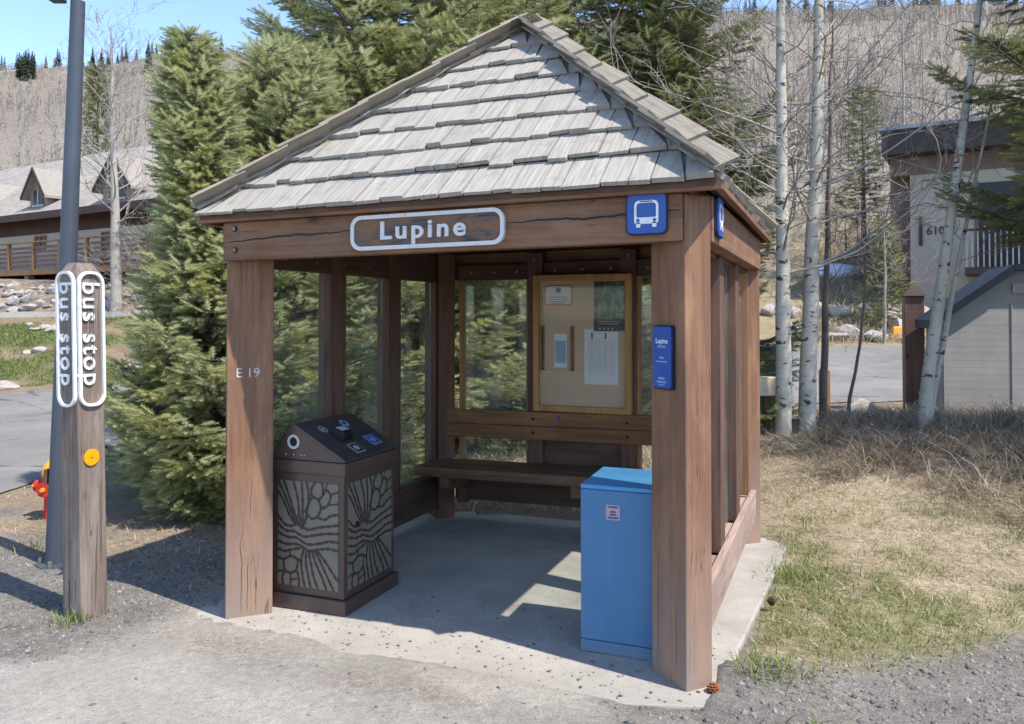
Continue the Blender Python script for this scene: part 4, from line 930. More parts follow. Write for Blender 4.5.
def dormer(xc, w_, zb, ze, zt, label=None):
    yf = ye+(zb-ze_)/sl; yb_e = ye+(ze-ze_)/sl+.1; yb_t = ye+(zt-ze_)/sl+.1
    b = HB_(); b.add([(xc-w_, yf, zb-.2), (xc+w_, yf, zb-.2), (xc+w_, yf, ze), (xc, yf, zt-.05), (xc-w_, yf, ze), (xc-w_, yb_e, zb-.2), (xc+w_, yb_e, zb-.2), (xc+w_, yb_e, ze), (xc, yb_t, zt-.05), (xc-w_, yb_e, ze)], [(0, 1, 2, 3, 4), (0, 4, 9, 5), (1, 6, 7, 2)]); d = b.build('dormer', plain('dormer_boards', (.24, .19, .155), .85, .15, 2), hs)
    ov = .22; dz = ov*(zt-ze)/w_
    for sg in (-1, 1):
        b = HB_(); xe = xc+sg*(w_+ov); b.add([(xc, yf-.25, zt), (xe, yf-.25, ze-dz), (xe, yb_e-.1, ze-dz), (xc, yb_t, zt), (xc, yf-.25, zt-.1), (xe, yf-.25, ze-dz-.1), (xe, yb_e-.1, ze-dz-.1), (xc, yb_t, zt-.1)], [(0, 1, 2, 3), (4, 7, 6, 5), (0, 4, 5, 1), (1, 5, 6, 2)]); b.build('dormer_roof', M['lodgeroof'], d)
        b = HB_(); b.add([(xc, yf-.30, zt+.03), (xe, yf-.30, ze-dz+.03), (xe, yf-.30, ze-dz-.12), (xc, yf-.30, zt-.14), (xc, yf-.255, zt+.03), (xe, yf-.255, ze-dz+.03), (xe, yf-.255, ze-dz-.12), (xc, yf-.255, zt-.14)], [(0, 1, 2, 3), (4, 7, 6, 5), (0, 4, 5, 1), (3, 2, 6, 7)]); b.build('barge_board', M['lodgebrown'], d)
    b = HB_(); b.box(xc-w_*.55, xc+w_*.55, yf-.03, yf-.005, zb+.08, ze-.02); wn = b.build('dormer_window', M['pane'], d)
    b = HB_(); b.box(xc-w_*.55-.06, xc+w_*.55+.06, yf-.05, yf-.031, zb+.0, zb+.075); b.box(xc-.03, xc+.03, yf-.05, yf-.031, zb+.08, ze-.02); b.build('frame', M['lodgepale'], wn)
dormer(-5.5, .62, 6.1, 6.8, 7.65); dormer(.05, .9, 5.95, 6.6, 7.6); dormer(-11.2, .7, 6.1, 6.8, 7.7)
b = HB_(); b.lathe(np.zeros(3), [(.001, 0)], 3) if False else b.box(-1.95, -1.65, 2.4, 2.7, 6.4, 7.25); b.box(-2.05, -1.55, 2.3, 2.8, 7.252, 7.35); b.build('roof_vent', M['lodgebrown'], rf)
for xc, w_, z0, z1 in ((-6.4, .35, 4.5, 4.97), (1.57, .28, 4.5, 4.93), (-10.5, .5, 4.3, 4.9), (-1.6, .5, 3.7, 4.9)):
    b = HB_(); b.box(xc-w_, xc+w_, 1.77, 1.79, z0, z1); wn = b.build('window', M['pane'], hs)
    b = HB_(); f_ = .06
    for q in ((xc-w_-f_, xc-w_, z0-f_, z1+f_), (xc+w_, xc+w_+f_, z0-f_, z1+f_), (xc-w_, xc+w_, z1, z1+f_), (xc-w_, xc+w_, z0-f_, z0), (xc-.02, xc+.02, z0, z1)): b.box(q[0], q[1], 1.74, 1.768, q[2], q[3])
    b.build('window_frame', M['white'] if xc > 0 else M['deckwood'], wn)
b = HB_(); b.box(-20, 8, 0, 1.74, 3.26, 3.46); dk = b.build('deck', M['deckwood'], hs)
xs_ = np.arange(-19.2, 8, 1.72)
for x in xs_:
    b = HB_(); b.box(x-.06, x+.06, -.012, .10, 3.462, 4.48); b.build('railing_post', M['deckwood'], dk)
for i, z in enumerate((3.56, 3.73, 3.90, 4.07, 4.24)):
    b = HB_(); b.box(-19.9, 8, .025, .06, z, z+.10); b.build('rail_board', M['deckred'], dk)
b = HB_(); b.box(-19.9, 8, -.03, .12, 4.482, 4.53); b.build('hand_rail', M['deckwood'], dk)
for x in (3.6, 3.85): b = HB_(); b.box(x-.09, x+.09, -.06, -.015, 3.3, 4.62); b.build('gate_post', M['deckwood'], dk)
for x in (-14, -9.3, -4.6, -1.9, 2.7): b = HB_(); b.box(x-.13, x+.13, .25, .5, 1.9, 3.255); b.build('deck_pier', M['stonegrey'], dk)
b = HB_(); b.box(-20, 8, 1.2, 1.3, 2.0, 3.25); b.build('under_deck_shade', M['lodgebrown'], dk)  # dark sheet added to stand for the shade under the deck
# kerb strip on the lawn top
xs_ = np.linspace(-260, 330, 60); b = MB(); pts_f = []
for i in range(len(xs_)-1):
    q0, q1 = G(xs_[i], 26.3), G(xs_[i+1], 26.3); z0, z1 = H1(q0[0], q0[1]), H1(q1[0], q1[1])
    b.hexa([q0+ZU*(z0-.1), q1+ZU*(z1-.1), q1+ZU*(z1-.1)+fwd*.25, q0+ZU*(z0-.1)+fwd*.25], [q0+ZU*(z0+.17), q1+ZU*(z1+.17), q1+ZU*(z1+.17)+fwd*.25, q0+ZU*(z0+.17)+fwd*.25])
tag(b.build('kerb', M['lodgepale']), 'pale kerb along the top of the lawn', kind='structure')

# ------------------------------------------------------------------ stucco house and shed on the right
K2 = 1.25; O2 = G(911, 22.5*K2, 1.7-1.97*K2)
def H2_(): return LB_(O2, EXH*K2, EYH*K2, K2)
h2 = thing('stucco_house', 'off white stucco house with dark brown flat roof edge and balcony', 'house', O2+ZU*3.6)
M['stucco'] = plain('stucco_offwhite', (.37, .325, .265), .9, .06, 2)
M['darkfascia'] = plain('dark_brown_fascia', (.05, .038, .035), .7, .2, 3)
M['browns'] = plain('brown_siding', (.16, .105, .085), .8, .2, 3)
b = H2_(); b.box(0, 12, 0, 8, -.5, 5.85); b.build('wall', M['stucco'], h2)
b = H2_(); b.box(-.5, 12, -.02, 8, 5.852, 6.35); b.build('siding_band', M['browns'], h2)
b = H2_(); b.box(-.62, 12.6, -.7, 8.6, 6.352, 7.0); rf2 = b.build('roof_fascia', M['darkfascia'], h2)
b = H2_(); b.box(-.7, 12.7, -.8, 8.7, 7.002, 7.10); b.build('roof_edge', plain('roof_edge_metal', (.22, .25, .26), .5), h2)
b = H2_(); b.box(-.55, -.003, .5, 7, 2.9, 5.85); b.build('side_bay', M['browns'], h2)
b = H2_(); b.box(1.35, 9, -1.3, -.005, 3.02, 3.2); bl = b.build('balcony', M['darkfascia'], h2)
b = H2_(); b.box(1.35, 9, -1.3, -1.24, 4.12, 4.18); b.build('hand_rail', M['darkfascia'], bl)
for x in np.arange(1.38, 5.2, .125): b = H2_(); b.box(x, x+.035, -1.28, -1.25, 3.202, 4.118); b.build('baluster', M['stonegrey'], bl)
for x in np.arange(1.5, 4.6, .28):
    b = H2_(); b.box(x, x+.035, -1.30, -1.265, 4.185+.03*math.sin(x*5), 4.22+.03*math.sin(x*5)); b.build('festoon_bulb', [M['yellow'], plain('green_bulb', (.2, .4, .1), .4), M['orange']][int(x*10) % 3], bl)
b = H2_(); b.box(1.6, 4.4, -.03, -.004, 3.25, 5.5); wn = b.build('balcony_door', M['pane'], h2)
for x in (1.55, 2.95, 4.36): b = H2_(); b.box(x, x+.09, -.05, -.031, 3.21, 5.55); b.build('door_frame', M['browns'], wn)
text_mesh('house_number', '610', .30*K2, M['darkfascia'], h2, O2+(EXH*.62-EYH*.01+ZU*4.28)*K2, EXH, ZU, .02, .004)
b = H2_(); b.box(.22, .30, -.06, -.004, 3.9, 4.7); b.build('downpipe', M['darkfascia'], h2)
# shed
EXS = norm(.95*rgt-.3*fwd); EYS = norm(.3*rgt+.95*fwd); O3 = G(941, 13, 0)
def SB(): return LB_(O3, EXS, EYS)
sd3 = thing('garden_shed', 'small grey clapboard shed with black pitched roof on the bank', 'shed', O3)
mm = NT('shed_clapboard', .75, .25); sp = mm.n('ShaderNodeSeparateXYZ'); mm.t.links.new(mm.coord(which='World'), sp.inputs[0]); fr = mm.math('FRACT', mm.math('MULTIPLY', sp.outputs[2], 9.0))
mm.col(mm.mix(mm.ramp(mm.noise(mm.coord(), 3, 4), [(.3, (0, 0, 0)), (.7, (1, 1, 1))]), (.24, .228, .215), (.30, .285, .27))); mm.bump(mm.math('SUBTRACT', 1.0, fr), .9, .02); M['clap'] = mm.m
b = SB(); zg = -.25; b.add([(0, 0, zg), (2.6, 0, zg), (2.6, 0, 2.40), (1.0, 0, 2.40), (0, 0, 1.66), (0, 1.3, zg), (2.6, 1.3, zg), (2.6, 1.3, 2.40), (1.0, 1.3, 2.40), (0, 1.3, 1.66)], [(0, 1, 2, 3, 4), (9, 8, 7, 6, 5), (0, 4, 9, 5), (1, 6, 7, 2)]); b.build('wall', M['clap'], sd3)
rm_ = plain('black_shed_roof', (.018, .026, .045), .7, .15, 6)
b = SB(); b.hexa([(-.16, -.12, 1.50), (1.0, -.12, 2.36), (1.0, 1.4, 2.36), (-.16, 1.4, 1.50)], [(-.16, -.12, 1.64), (1.0, -.12, 2.50), (1.0, 1.4, 2.50), (-.16, 1.4, 1.64)]); b.build('roof', rm_, sd3)
b = SB(); b.box(1.003, 2.75, -.12, 1.4, 2.405, 2.50); b.build('roof', rm_, sd3)
for x in (.03, .98, 2.5): b = SB(); b.box(x, x+.014 if x == .98 else x+.07, -.012, -.001, zg+.12, 1.9 if x == .98 else 1.6); b.build('trim_or_door_gap', M['stonegrey'] if x == .98 else M['clap'], sd3)  # middle strip is added to draw the gap between the shed doors
b = SB(); b.box(1.0, 1.32, -.02, -.001, 2.05, 2.2); b.build('vent', M['stonegrey'], sd3)
b = SB(); b.box(-.02, 2.62, -.05, 1.32, zg-.15, zg-.002+.07); b.build('base_skid', M['darkfascia'], sd3)
# pillar
q = onG(913, 14.6); t = thing('timber_pillar', 'thick brown timber pillar with pitched cap left of the shed', 'pillar', q)
b = LB_(q, EXS, EYS); b.box(-.16, .16, -.16, .16, -.2, 2.05); b.build('shaft', wood('pillar_wood', (.13, .075, .055), (.22, .13, .10), 'z', (.16, .11, .09)), t, bevel=.01)
b = LB_(q, EXS, EYS); b.hexa([(-.19, -.19, 2.053), (.19, -.19, 2.053), (.19, .19, 2.053), (-.19, .19, 2.053)], [(-.03, -.05, 2.26), (.05, -.05, 2.26), (.05, .05, 2.26), (-.03, .05, 2.26)]); b.build('cap', M['lodgebrown'], t)
# small roadside things
q = onG(768, 12.6); t = thing('utility_box', 'blue grey utility box behind the rear right post of the shelter', 'utility box', q)
b = LB_(q, rgt, fwd); b.box(-.20, .20, -.18, .18, -.1, 1.10); b.build('body', plain('bluegrey_box_paint', (.10, .125, .16), .5), t, bevel=.015)
b = LB_(q, rgt, fwd); b.box(-.23, .23, -.21, .21, 1.102, 1.16); b.build('lid', plain('bluegrey_lid_paint', (.07, .09, .12), .5), t, bevel=.012)
q = onG(766, 9.9); t = thing('meter_box', 'small cream metal box on a short stake behind the shelter', 'meter box', q)
b = LB_(q, rgt, fwd); b.box(-.13, .13, -.08, .08, .45, .68); b.build('case', plain('cream_paint', (.62, .55, .40), .5), t, bevel=.015)
b = LB_(q, rgt, fwd); b.box(-.03, .03, -.03, .03, -.1, .449); b.build('stake', M['bark'], t)
q = onG(789, 12.4); t = thing('marker_post', 'thin white marker post behind the two near aspens', 'post', q)
b = LB_(q, rgt, fwd); b.box(-.055, .055, -.055, .055, -.1, 1.15); b.build('stake', M['white'], t, bevel=.01)
b = LB_(q, rgt, fwd); b.box(-.07, .07, -.07, .07, 1.152, 1.33); b.build('cap', M['white'], t, bevel=.02)
q = onG(824, 13.2); t = thing('marker_post', 'short orange brown timber post by the road edge', 'post', q)
b = LB_(q, rgt, fwd); b.box(-.07, .07, -.07, .07, -.1, .78); b.build('timber', M['deckwood'], t, bevel=.01)
b = LB_(q, rgt, fwd); b.hexa([(-.07, -.07, .782), (.07, -.07, .782), (.07, .07, .782), (-.07, .07, .782)], [(-.02, -.02, .83), (.02, -.02, .83), (.02, .02, .83), (-.02, .02, .83)]); b.build('cap', M['deckwood'], t)
q = onG(899, 25.4)
b = LB_(q, rgt, fwd); b.hexa([(-.25, -.1, 0), (.25, -.1, 0), (.25, .1, 0), (-.25, .1, 0)], [(-.2, -.06, .38), (.2, -.06, .38), (.2, .06, .38), (-.2, .06, .38)]); o = b.build('roadside_marker', M['orange'], loc=tuple(q), bevel=.03); tag(o, 'small orange roadside marker beside the far boulders', 'marker')

# ------------------------------------------------------------------ rocks
M['rock'] = plain('granite_rock', (.36, .32, .285), .9, .25, 5, bump=.5)
def rock_mesh(name, seed, squash=.65):
    bm = bmesh.new(); bmesh.ops.create_icosphere(bm, subdivisions=3, radius=1); r = random.Random(seed)
    pl = [(Vector((r.gauss(0, 1), r.gauss(0, 1), r.gauss(0, 1))).normalized(), r.uniform(.55, .95)) for _ in range(14)]
    for vtx in bm.verts:
        for n_, d_ in pl:
            e = vtx.co.dot(n_)-d_
            if e > 0: vtx.co -= n_*e*.9
        vtx.co += Vector((r.gauss(0, .012), r.gauss(0, .012), r.gauss(0, .012))); vtx.co.z *= squash
    me = bpy.data.meshes.new(name); bm.to_mesh(me); bm.free(); me.materials.append(M['rock']); return me
RM = [rock_mesh('rock', 40+i, .6+.08*(i % 4)) for i in range(7)]
def rock(name, p, s, k, rz, label, group, cat='rock'):
    o = bpy.data.objects.new(name, RM[k % 7]); o.location = p; o.scale = s if hasattr(s, '__len__') else (s, s, s); o.rotation_euler = (0, 0, rz); link(o); return tag(o, label, cat, group)
for i, (px, d, w_, h_) in enumerate([(839, 27.6, .42, .42), (864, 27.6, .42, .40), (889, 27.4, .46, .40), (817, 27.8, .36, .34), (793, 27.8, .38, .34), (770, 28, .4, .3), (848, 25.9, .60, .28), (834, 25.2, .5, .24), (872, 25.2, .55, .25), (899, 25.9, .45, .42), (792, 25.8, .45, .3), (806, 25.2, .4, .25), (905, 27.6, .5, .4), (918, 27.4, .5, .4)]):
    q = onG(px, d); rock('boulder', (q[0], q[1], q[2]+h_*.35), (w_, w_*.8, h_*1.3), i, i*1.3, 'pale boulder in the retaining rows across the road', 'boulders along the far roadside bank', 'boulder')
q = onG(857, 13.9); rock('boulder', (q[0], q[1], q[2]+.06), (.42, .36, .34), 2, .4, 'large pale boulder lying alone by the near road edge', None, 'boulder')
q = onG(892, 13.4); rock('boulder', (q[0], q[1], q[2]+.05), (.26, .22, .25), 4, 1.4, 'dark shaded boulder between lone pale boulder and pillar', None, 'boulder')
q = G(60, 7.25, -.03); rock('stone', (q[0], q[1], .01), (.10, .08, .085), 3, .3, 'whitish stone on the dirt beside the lamp post', None, 'stone')
for i in range(230):
    px = rng.uniform(-140, 190); d = rng.uniform(26.9, 28.6); s_ = rng.uniform(.10, .25)*(1.2 if d < 27.4 else 1); q = onG(px, d)
    rock('riprap_rock', (q[0], q[1], q[2]+s_*.15), (s_, s_*rng.uniform(.7, 1), s_*rng.uniform(.7, 1.1)), int(rng.integers(7)), rng.uniform(0, 6), 'pale broken rock on the slope below the lodge deck', 'riprap rocks below the lodge deck')
for i, (px, d) in enumerate([(35, 24.6), (45, 24.8), (54, 24.6), (30, 25), (128, 21), (136, 21.2), (150, 23.5), (8, 18.6), (3, 18.9), (28, 22.3), (40, 22.4)]):
    q = onG(px, d); s_ = .13+.05*(i % 3); rock('lawn_stone', (q[0], q[1], q[2]+.02), (s_*1.5, s_, s_), i, i, 'small white stone lying on the lawn', 'white stones on the lawn')
q = onG(835, 33); b = MB(); V_ = []
n_ = 26; ring_ = []
for i in range(n_):
    a = 2*math.pi*i/n_; ring_.append((1.1*math.cos(a)*(1+.18*math.sin(3*a+1)), .9*math.sin(a)*(1+.2*math.sin(2*a))))
def sp_(x, y, h): p = q+rgt*x+fwd*y; return (p[0], p[1], H1(p[0], p[1])+h)
b.add([sp_(x, y, -.02) for x, y in ring_]+[sp_(x*.8, y*.8, .13) for x, y in ring_]+[sp_(x*.4, y*.4, .2) for x, y in ring_]+[sp_(0, 0, .22)], [(i, (i+1) % n_, n_+(i+1) % n_, n_+i) for i in range(n_)]+[(n_+i, n_+(i+1) % n_, 2*n_+(i+1) % n_, 2*n_+i) for i in range(n_)]+[(2*n_+i, 2*n_+(i+1) % n_, 3*n_) for i in range(n_)])
tag(b.build('snow', plain('old_snow', (.74, .76, .80), .7, .05, 6), smooth=True), 'leftover snow patch on the bank', kind='structure')

# ------------------------------------------------------------------ trees
spruce('spruce_tree', 'bushy green spruce with low skirts just left of the shelter', onG(228, 7.3), 4.2, .90, 11, nbr=270, twig=.135, dens=1.6, power=.6, lean=(-.33, -.13), droop=.12, prof=[(0, .66), (.12, .84), (.22, .88), (.37, .60), (.52, .40), (.64, .30), (.75, .33), (.88, .26), (.95, .15), (1, .05)])
spruce('spruce_tree', 'slim spruce top rising between the bushy spruce and the roof', onG(284, 8.4), 4.4, 1.5, 12, nbr=260, twig=.15, dens=1.3, power=.5, droop=.14)
spruce('spruce_tree', 'tall pale green spruce behind the left slope of the roof', onG(390, 10.2), 9.5, 2.25, 13, nbr=270, twig=.17, dens=1.15, power=.5, droop=.2, zmax=5.6)
spruce('spruce_tree', 'tall spruce directly behind the roof peak', onG(500, 11.6), 10, 2.1, 14, nbr=260, twig=.19, dens=1.0, power=.5, droop=.22, zmax=6.4)
spruce('spruce_tree', 'tall dark spruce behind the right slope of the roof', onG(655, 11.2), 10, 1.7, 15, nbr=270, twig=.18, dens=1.05, power=.5, droop=.25, zmax=6.2, mat='needle_dark')
spruce('spruce_tree', 'dark spruce with long hanging boughs at the right edge', G(1150, 8.9, .35), 8.6, 2.55, 16, nbr=125, twig=.17, dens=1.1, low=.27, power=.5, droop=.32, mat='needle_dark')
spruce('spruce_tree', 'spruce just outside the right edge that shades the bank', G(1420, 6.2, .35), 7.5, 2.0, 26, nbr=60, twig=.3, dens=.42, low=.1, power=.6, droop=.25, mat='needle_dark', N=20)
spruce('spruce_tree', 'narrow dark spruce behind the lodge roof by the lamp post', onG(96, 52), 11.8, 1.5, 17, nbr=90, twig=.6, dens=.30, power=.6, mat='needle_yel', N=20)
spruce('spruce_tree', 'small dark spruce at the corner of the stucco house', onG(886, 26.6), 3.6, 1.0, 18, nbr=60, twig=.26, dens=.5, mat='needle_dark', N=20)
spruce('pine_tree', 'yellow green young pine left of the stucco house roof', onG(864, 31), 7.4, 1.3, 19, nbr=60, twig=.34, dens=.38, mat='needle_yel', N=20, power=.5, low=.35, cat='pine tree')
up_ = [0, 0, 1.]
def cdir(l, f, u): return rgt*l+fwd*f+ZU*u
bare_tree('aspen_tree', 'white aspen with dark scars nearest the shelter corner', onG(782, 9.6), 8.5, .092, 21, lean=(.0, .1), nb=46, blen=1.9, first=.24, curve=.10, cut=.95,
          extra=[(.36, cdir(-1, -.2, .35), 1.9, .016), (.44, cdir(-1, .1, .55), 2.1, .017), (.52, cdir(-1, 0, .6), 1.7, .014), (.40, cdir(1, .2, .4), 1.8, .013)])
bare_tree('aspen_tree', 'thicker white aspen second from the shelter leaning slightly right', onG(806, 9.7), 8.8, .100, 22, lean=(.30, .12), nb=46, blen=2.0, first=.24, curve=.12, cut=.95,
          extra=[(.36, cdir(1, -.1, .5), 2.3, .017), (.45, cdir(1, .1, .6), 2.6, .018), (.53, cdir(1, 0, .8), 2.2, .016), (.33, cdir(-1, .2, .4), 1.4, .013)])
bare_tree('aspen_tree', 'leaning grey aspen in front of the shed', onG(921, 9.5), 7.4, .072, 23, lean=(1.02, .42), nb=20, blen=1.5, first=.35, curve=.05)
bare_tree('aspen_tree', 'thin second stem leaning beside the grey aspen', onG(926, 9.7), 4.4, .035, 29, lean=(.85, .35), nb=10, blen=1.0, first=.4, curve=.06)
bare_tree('aspen_tree', 'dark thin aspen right of the two white aspens', onG(822, 11.8), 6.5, .052, 24, lean=(.20, .1), nb=18, blen=1.4, mats=('twig_dk', 'twig_dk'), first=.3)
bare_tree('aspen_sapling', 'slender dark sapling in front of the lone boulder', onG(849, 11.0), 2.6, .022, 25, lean=(.25, .1), nb=9, blen=.7, mats=('twig_dk', 'twig_dk'), first=.4, lev=2, cat='sapling')
bare_tree('aspen_tree', 'bare aspen with white curved trunk before the lodge', onG(116, 26.8), 9.6, .19, 26, lean=(-.4, 0), nb=44, blen=3.3, first=.30, mats=('aspen_far', 'twig'), up=.8, tw_r=.007)
protos = [bare_tree('bare_aspen', 'leafless grey aspen standing on the hillside', onG([690, 745, 905][i], 37+3*i), 9+i, .10, 60+i, nb=30, blen=2.2, first=.3, mats=('aspen_far', 'twig'), group='leafless aspens on the hillside', tw_r=.009, up=.8) for i in range(3)]
spots = [(-40, 42), (172, 50), (728, 40), (752, 30), (770, 64), (795, 56), (812, 58), (830, 62), (850, 66), (870, 57), (885, 60), (905, 42), (925, 52), (950, 46), (975, 40), (1000, 55), (1030, 44), (640, 46), (670, 52), (1060, 50), (20, 66)]
for i, (px, d) in enumerate(spots):
    c = copy_tree(protos[i % 3], loc=tuple(onG(px, d)-ZU*.1), rz=i*1.7, s=rng.uniform(.85, 1.2))
# shrubs: brown thicket in front of the lodge deck and by the house
bare_tree('bare_shrub', 'tangled leafless shrub beside the lodge deck', onG(150, 26.9), 2.4, .05, 31, nb=40, blen=2.0, first=.05, mats=('twig', 'twig'), tw_r=.008, cat='shrub', lev=3)
bare_tree('bare_shrub', 'leafless pale shrub left of the stucco house wall', onG(884, 24.5), 5.0, .05, 32, nb=26, blen=1.8, first=.3, mats=('twig', 'twig'), tw_r=.005, cat='shrub')

sb = bare_tree('bare_shrub', 'brown leafless shrub growing on the bank across the road', onG(742, 29), 2.6, .05, 71, nb=30, blen=1.6, first=.05, mats=('twig_dk', 'twig'), tw_r=.009, cat='shrub', group='leafless shrubs on the far bank')
for i, (px, d) in enumerate([(690, 33), (768, 36), (812, 35), (826, 40), (858, 37), (790, 31), (730, 38), (846, 33.5), (660, 36)]): copy_tree(sb, loc=tuple(onG(px, d)), rz=i*1.3, s=rng.uniform(.7, 1.15))
# far-off leafless wood on the hill: one mass
def far_wood(n, seed):
    r = np.random.default_rng(seed); px = r.uniform(-300, 1330, n); d = 62+(340-62)*r.random(n)**.75; keep = np.ones(n, bool)
    p = CAM[None]+fwd*d[:, None]+rgt*((px-512)/F*d)[:, None]; z = H(p[:, 0], p[:, 1]); p[:, 2] = z-.2
    clear = fbm(p[:, 0]/30+3, p[:, 1]/30) < .44; keep &= ~(clear & (r.random(n) < .8)); p = p[keep]; n = len(p)
    h = r.uniform(2.5, 5.5, n)*np.where(px[keep] < 300, .72, 1); w_ = r.uniform(.04, .08, n); V = []; Fc = []
    a = rgt[None]; t_ = p+ZU*h[:, None]+rgt*r.normal(0, .4, n)[:, None]
    tri = [np.stack([p-a*w_[:, None], p+a*w_[:, None], t_], 1), np.stack([p-fwd*w_[:, None], p+fwd*w_[:, None], t_], 1)]
    for k in range(11):
        s_ = r.uniform(.28, .95, n)[:, None]; q = p+(t_-p)*s_; az = r.uniform(0, 6.28, n); dr = np.stack([np.cos(az), np.sin(az), r.uniform(.15, 1.3, n)], 1); L = (h*r.uniform(.14, .3, n)*(1.2-s_[:, 0]*.6))[:, None]
        e = q+dr*L; sd_ = norm(np.cross(dr, r.normal(0, 1, (n, 3))))*(w_*.65)[:, None]; tri.append(np.stack([q-sd_, q+sd_, e], 1))
    V = np.concatenate([x.reshape(-1, 3) for x in tri]); return V, np.arange(len(V)).reshape(-1, 3)
mm = NT('far_twigs', .95, .1); rr_ = mm.rnd(); hn = mm.noise(mm.coord(which='World'), .022, 3); mm.col(mm.mix(mm.ramp(hn, [(.38, (0, 0, 0)), (.62, (1, 1, 1))]), mm.mix(rr_, (.16, .135, .11), (.26, .225, .19)), mm.mix(rr_, (.24, .205, .16), (.38, .34, .28)))); M['fartwig'] = mm.m
V, Fc = far_wood(15000, 5); tag(soup('far_wood', V, Fc, M['fartwig']), 'leafless grey brown wood covering the far hillside', 'wood', kind='stuff')
# far conifers
r = np.random.default_rng(9); tri = []
pts = [(r.normal(24, 9), r.uniform(225, 245), r.uniform(6, 9)) for _ in range(16)]+[(r.uniform(-60, 170), r.uniform(338, 352), r.uniform(4, 9)) for _ in range(46)]+[(r.uniform(640, 1000), r.uniform(335, 352), r.uniform(6, 11)) for _ in range(22)]+[(r.uniform(140, 220), r.uniform(150, 260), 9) for _ in range(4)]
for px, d, h in pts:
    p = onG(px, d)
    for k in range(26):
        s_ = k/26; rad = h*.17*(1-s_)+.15; 
        for j in range(6):
            a = r.uniform(0, 6.28); c_ = p+ZU*(h*(.06+.92*s_)); o_ = c_+np.array([math.cos(a), math.sin(a), 0])*rad*r.uniform(.7, 1.1)-ZU*rad*.35; sd_ = np.array([-math.sin(a), math.cos(a), 0])*rad*.3
            tri += [c_+ZU*.3, o_+sd_, o_-sd_]
V = np.array(tri); o = soup('far_conifers', V, np.arange(len(V)).reshape(-1, 3), plain('far_conifer_green', (.035, .05, .03), .9, .3, .2, bump=0)); tag(o, 'distant dark conifers dotted along the far ridge', 'conifers', kind='stuff')

# ------------------------------------------------------------------ grass, dry brush, gravel
def grass_mat(name, stops, rough=.8):
    m = NT(name, rough, .15); rr_ = m.rnd(); c = m.ramp(rr_, stops); m.col(c)
    t = m.t; tl = t.nodes.new('ShaderNodeBsdfTranslucent'); t.links.new(c, tl.inputs[0]); mx = t.nodes.new('ShaderNodeMixShader'); mx.inputs[0].default_value = .3
    t.links.new(m.b.outputs[0], mx.inputs[1]); t.links.new(tl.outputs[0], mx.inputs[2]); t.links.new(mx.outputs[0], t.nodes['Material Output'].inputs[0]); return m.m
M['gr_green'] = grass_mat('green_grass', [(0, (.11, .16, .04)), (.5, (.17, .22, .065)), (.8, (.24, .25, .09)), (1, (.33, .29, .15))])
M['gr_straw'] = grass_mat('dry_grass', [(0, (.27, .215, .14)), (.5, (.42, .355, .245)), (1, (.60, .53, .41))])
M['gr_brush'] = grass_mat('dry_brush', [(0, (.13, .09, .06)), (.5, (.27, .205, .14)), (.8, (.44, .355, .26)), (1, (.62, .53, .40))])
def blades(P, L, lean_, w_, seed, segs=2):
    r = np.random.default_rng(seed); n = len(P); az = r.uniform(0, 6.28, n); la = np.abs(r.normal(lean_, .25, n)); d = np.stack([np.cos(az)*np.sin(la), np.sin(az)*np.sin(la), np.cos(la)], 1)
    L = L*r.uniform(.5, 1.3, n); sd_ = np.stack([-np.sin(az+r.normal(0, .8, n)), np.cos(az), 0*az], 1)*(w_*.5)
    bend_ = np.stack([np.cos(az), np.sin(az), -.6+0*az], 1)*(L*.22)[:, None]
    m_ = P+d*(L*.55)[:, None]; e = P+d*L[:, None]+bend_
    V = np.stack([P-sd_, P+sd_, m_+sd_*.8, m_-sd_*.8, e], 1); k = np.arange(n)[:, None]*5
    Fc = np.concatenate([k+[[0, 1, 2]], k+[[0, 2, 3]], k+[[3, 2, 4]]]); return V.reshape(-1, 3), Fc
def scatter(n, xr, yr_, dens, seed):
    r = np.random.default_rng(seed); x = r.uniform(*xr, n); y = r.uniform(*yr_, n); k = r.random(n) < dens(x, y); x, y = x[k], y[k]; return np.stack([x, y, H(x, y)-.005], 1)
def bankm(x, y):
    nz = fbm(x*1.1, y*1.1); return sstep(2.72, 2.95, x+(nz-.5)*.3+1.3*sstep(2.75, 3.1, y))*sstep(-.15, .25, y-.38-.72*np.clip(x-2.68, -1, 3)+(nz-.5)*.7)
def greenm(x, y):
    nz = fbm(x*1.1, y*1.1); nz2 = fbm(x*4+5, y*4); return bankm(x, y)*sstep(.40, .58, nz2*.5+nz*.5)*sstep(5.0, 2.4, y)
def pxd(x, y): th, r, d, l = polar(x, y); return 512+F*l/np.maximum(d, .1), d
P = scatter(60000, (2.8, 9), (-.7, 5.2), greenm, 1); V, Fc = blades(P, .07, .5, .0045, 2); g = soup('green_grass', V, Fc, M['gr_green']); tag(g, 'fresh green grass on the bank right of the shelter', 'grass', kind='stuff')
P = scatter(170000, (1.8, 12), (-.6, 8), lambda x, y: bankm(x, y)*(.35+.6*sstep(1.0, 3.2, y+(fbm(x*2, y*2)-.5)*2)), 3); V, Fc = blades(P, .085, 1.1, .0042, 4); g = soup('dry_grass', V, Fc, M['gr_straw']); tag(g, 'flattened straw coloured dry grass on the bank', 'grass', kind='stuff')
def brushm(x, y):
    px, d = pxd(x, y); nz = fbm(x*1.1, y*1.1); c = fbm(x*2.2+4, y*2.2); return sstep(7.4, 8.6, d+(nz-.5)*1.2+np.clip((px-770)/254, 0, 1.5)*1.7)*sstep(12.9, 12.2, d)*sstep(740, 765, px)*(.25+.9*sstep(.4, .6, c))
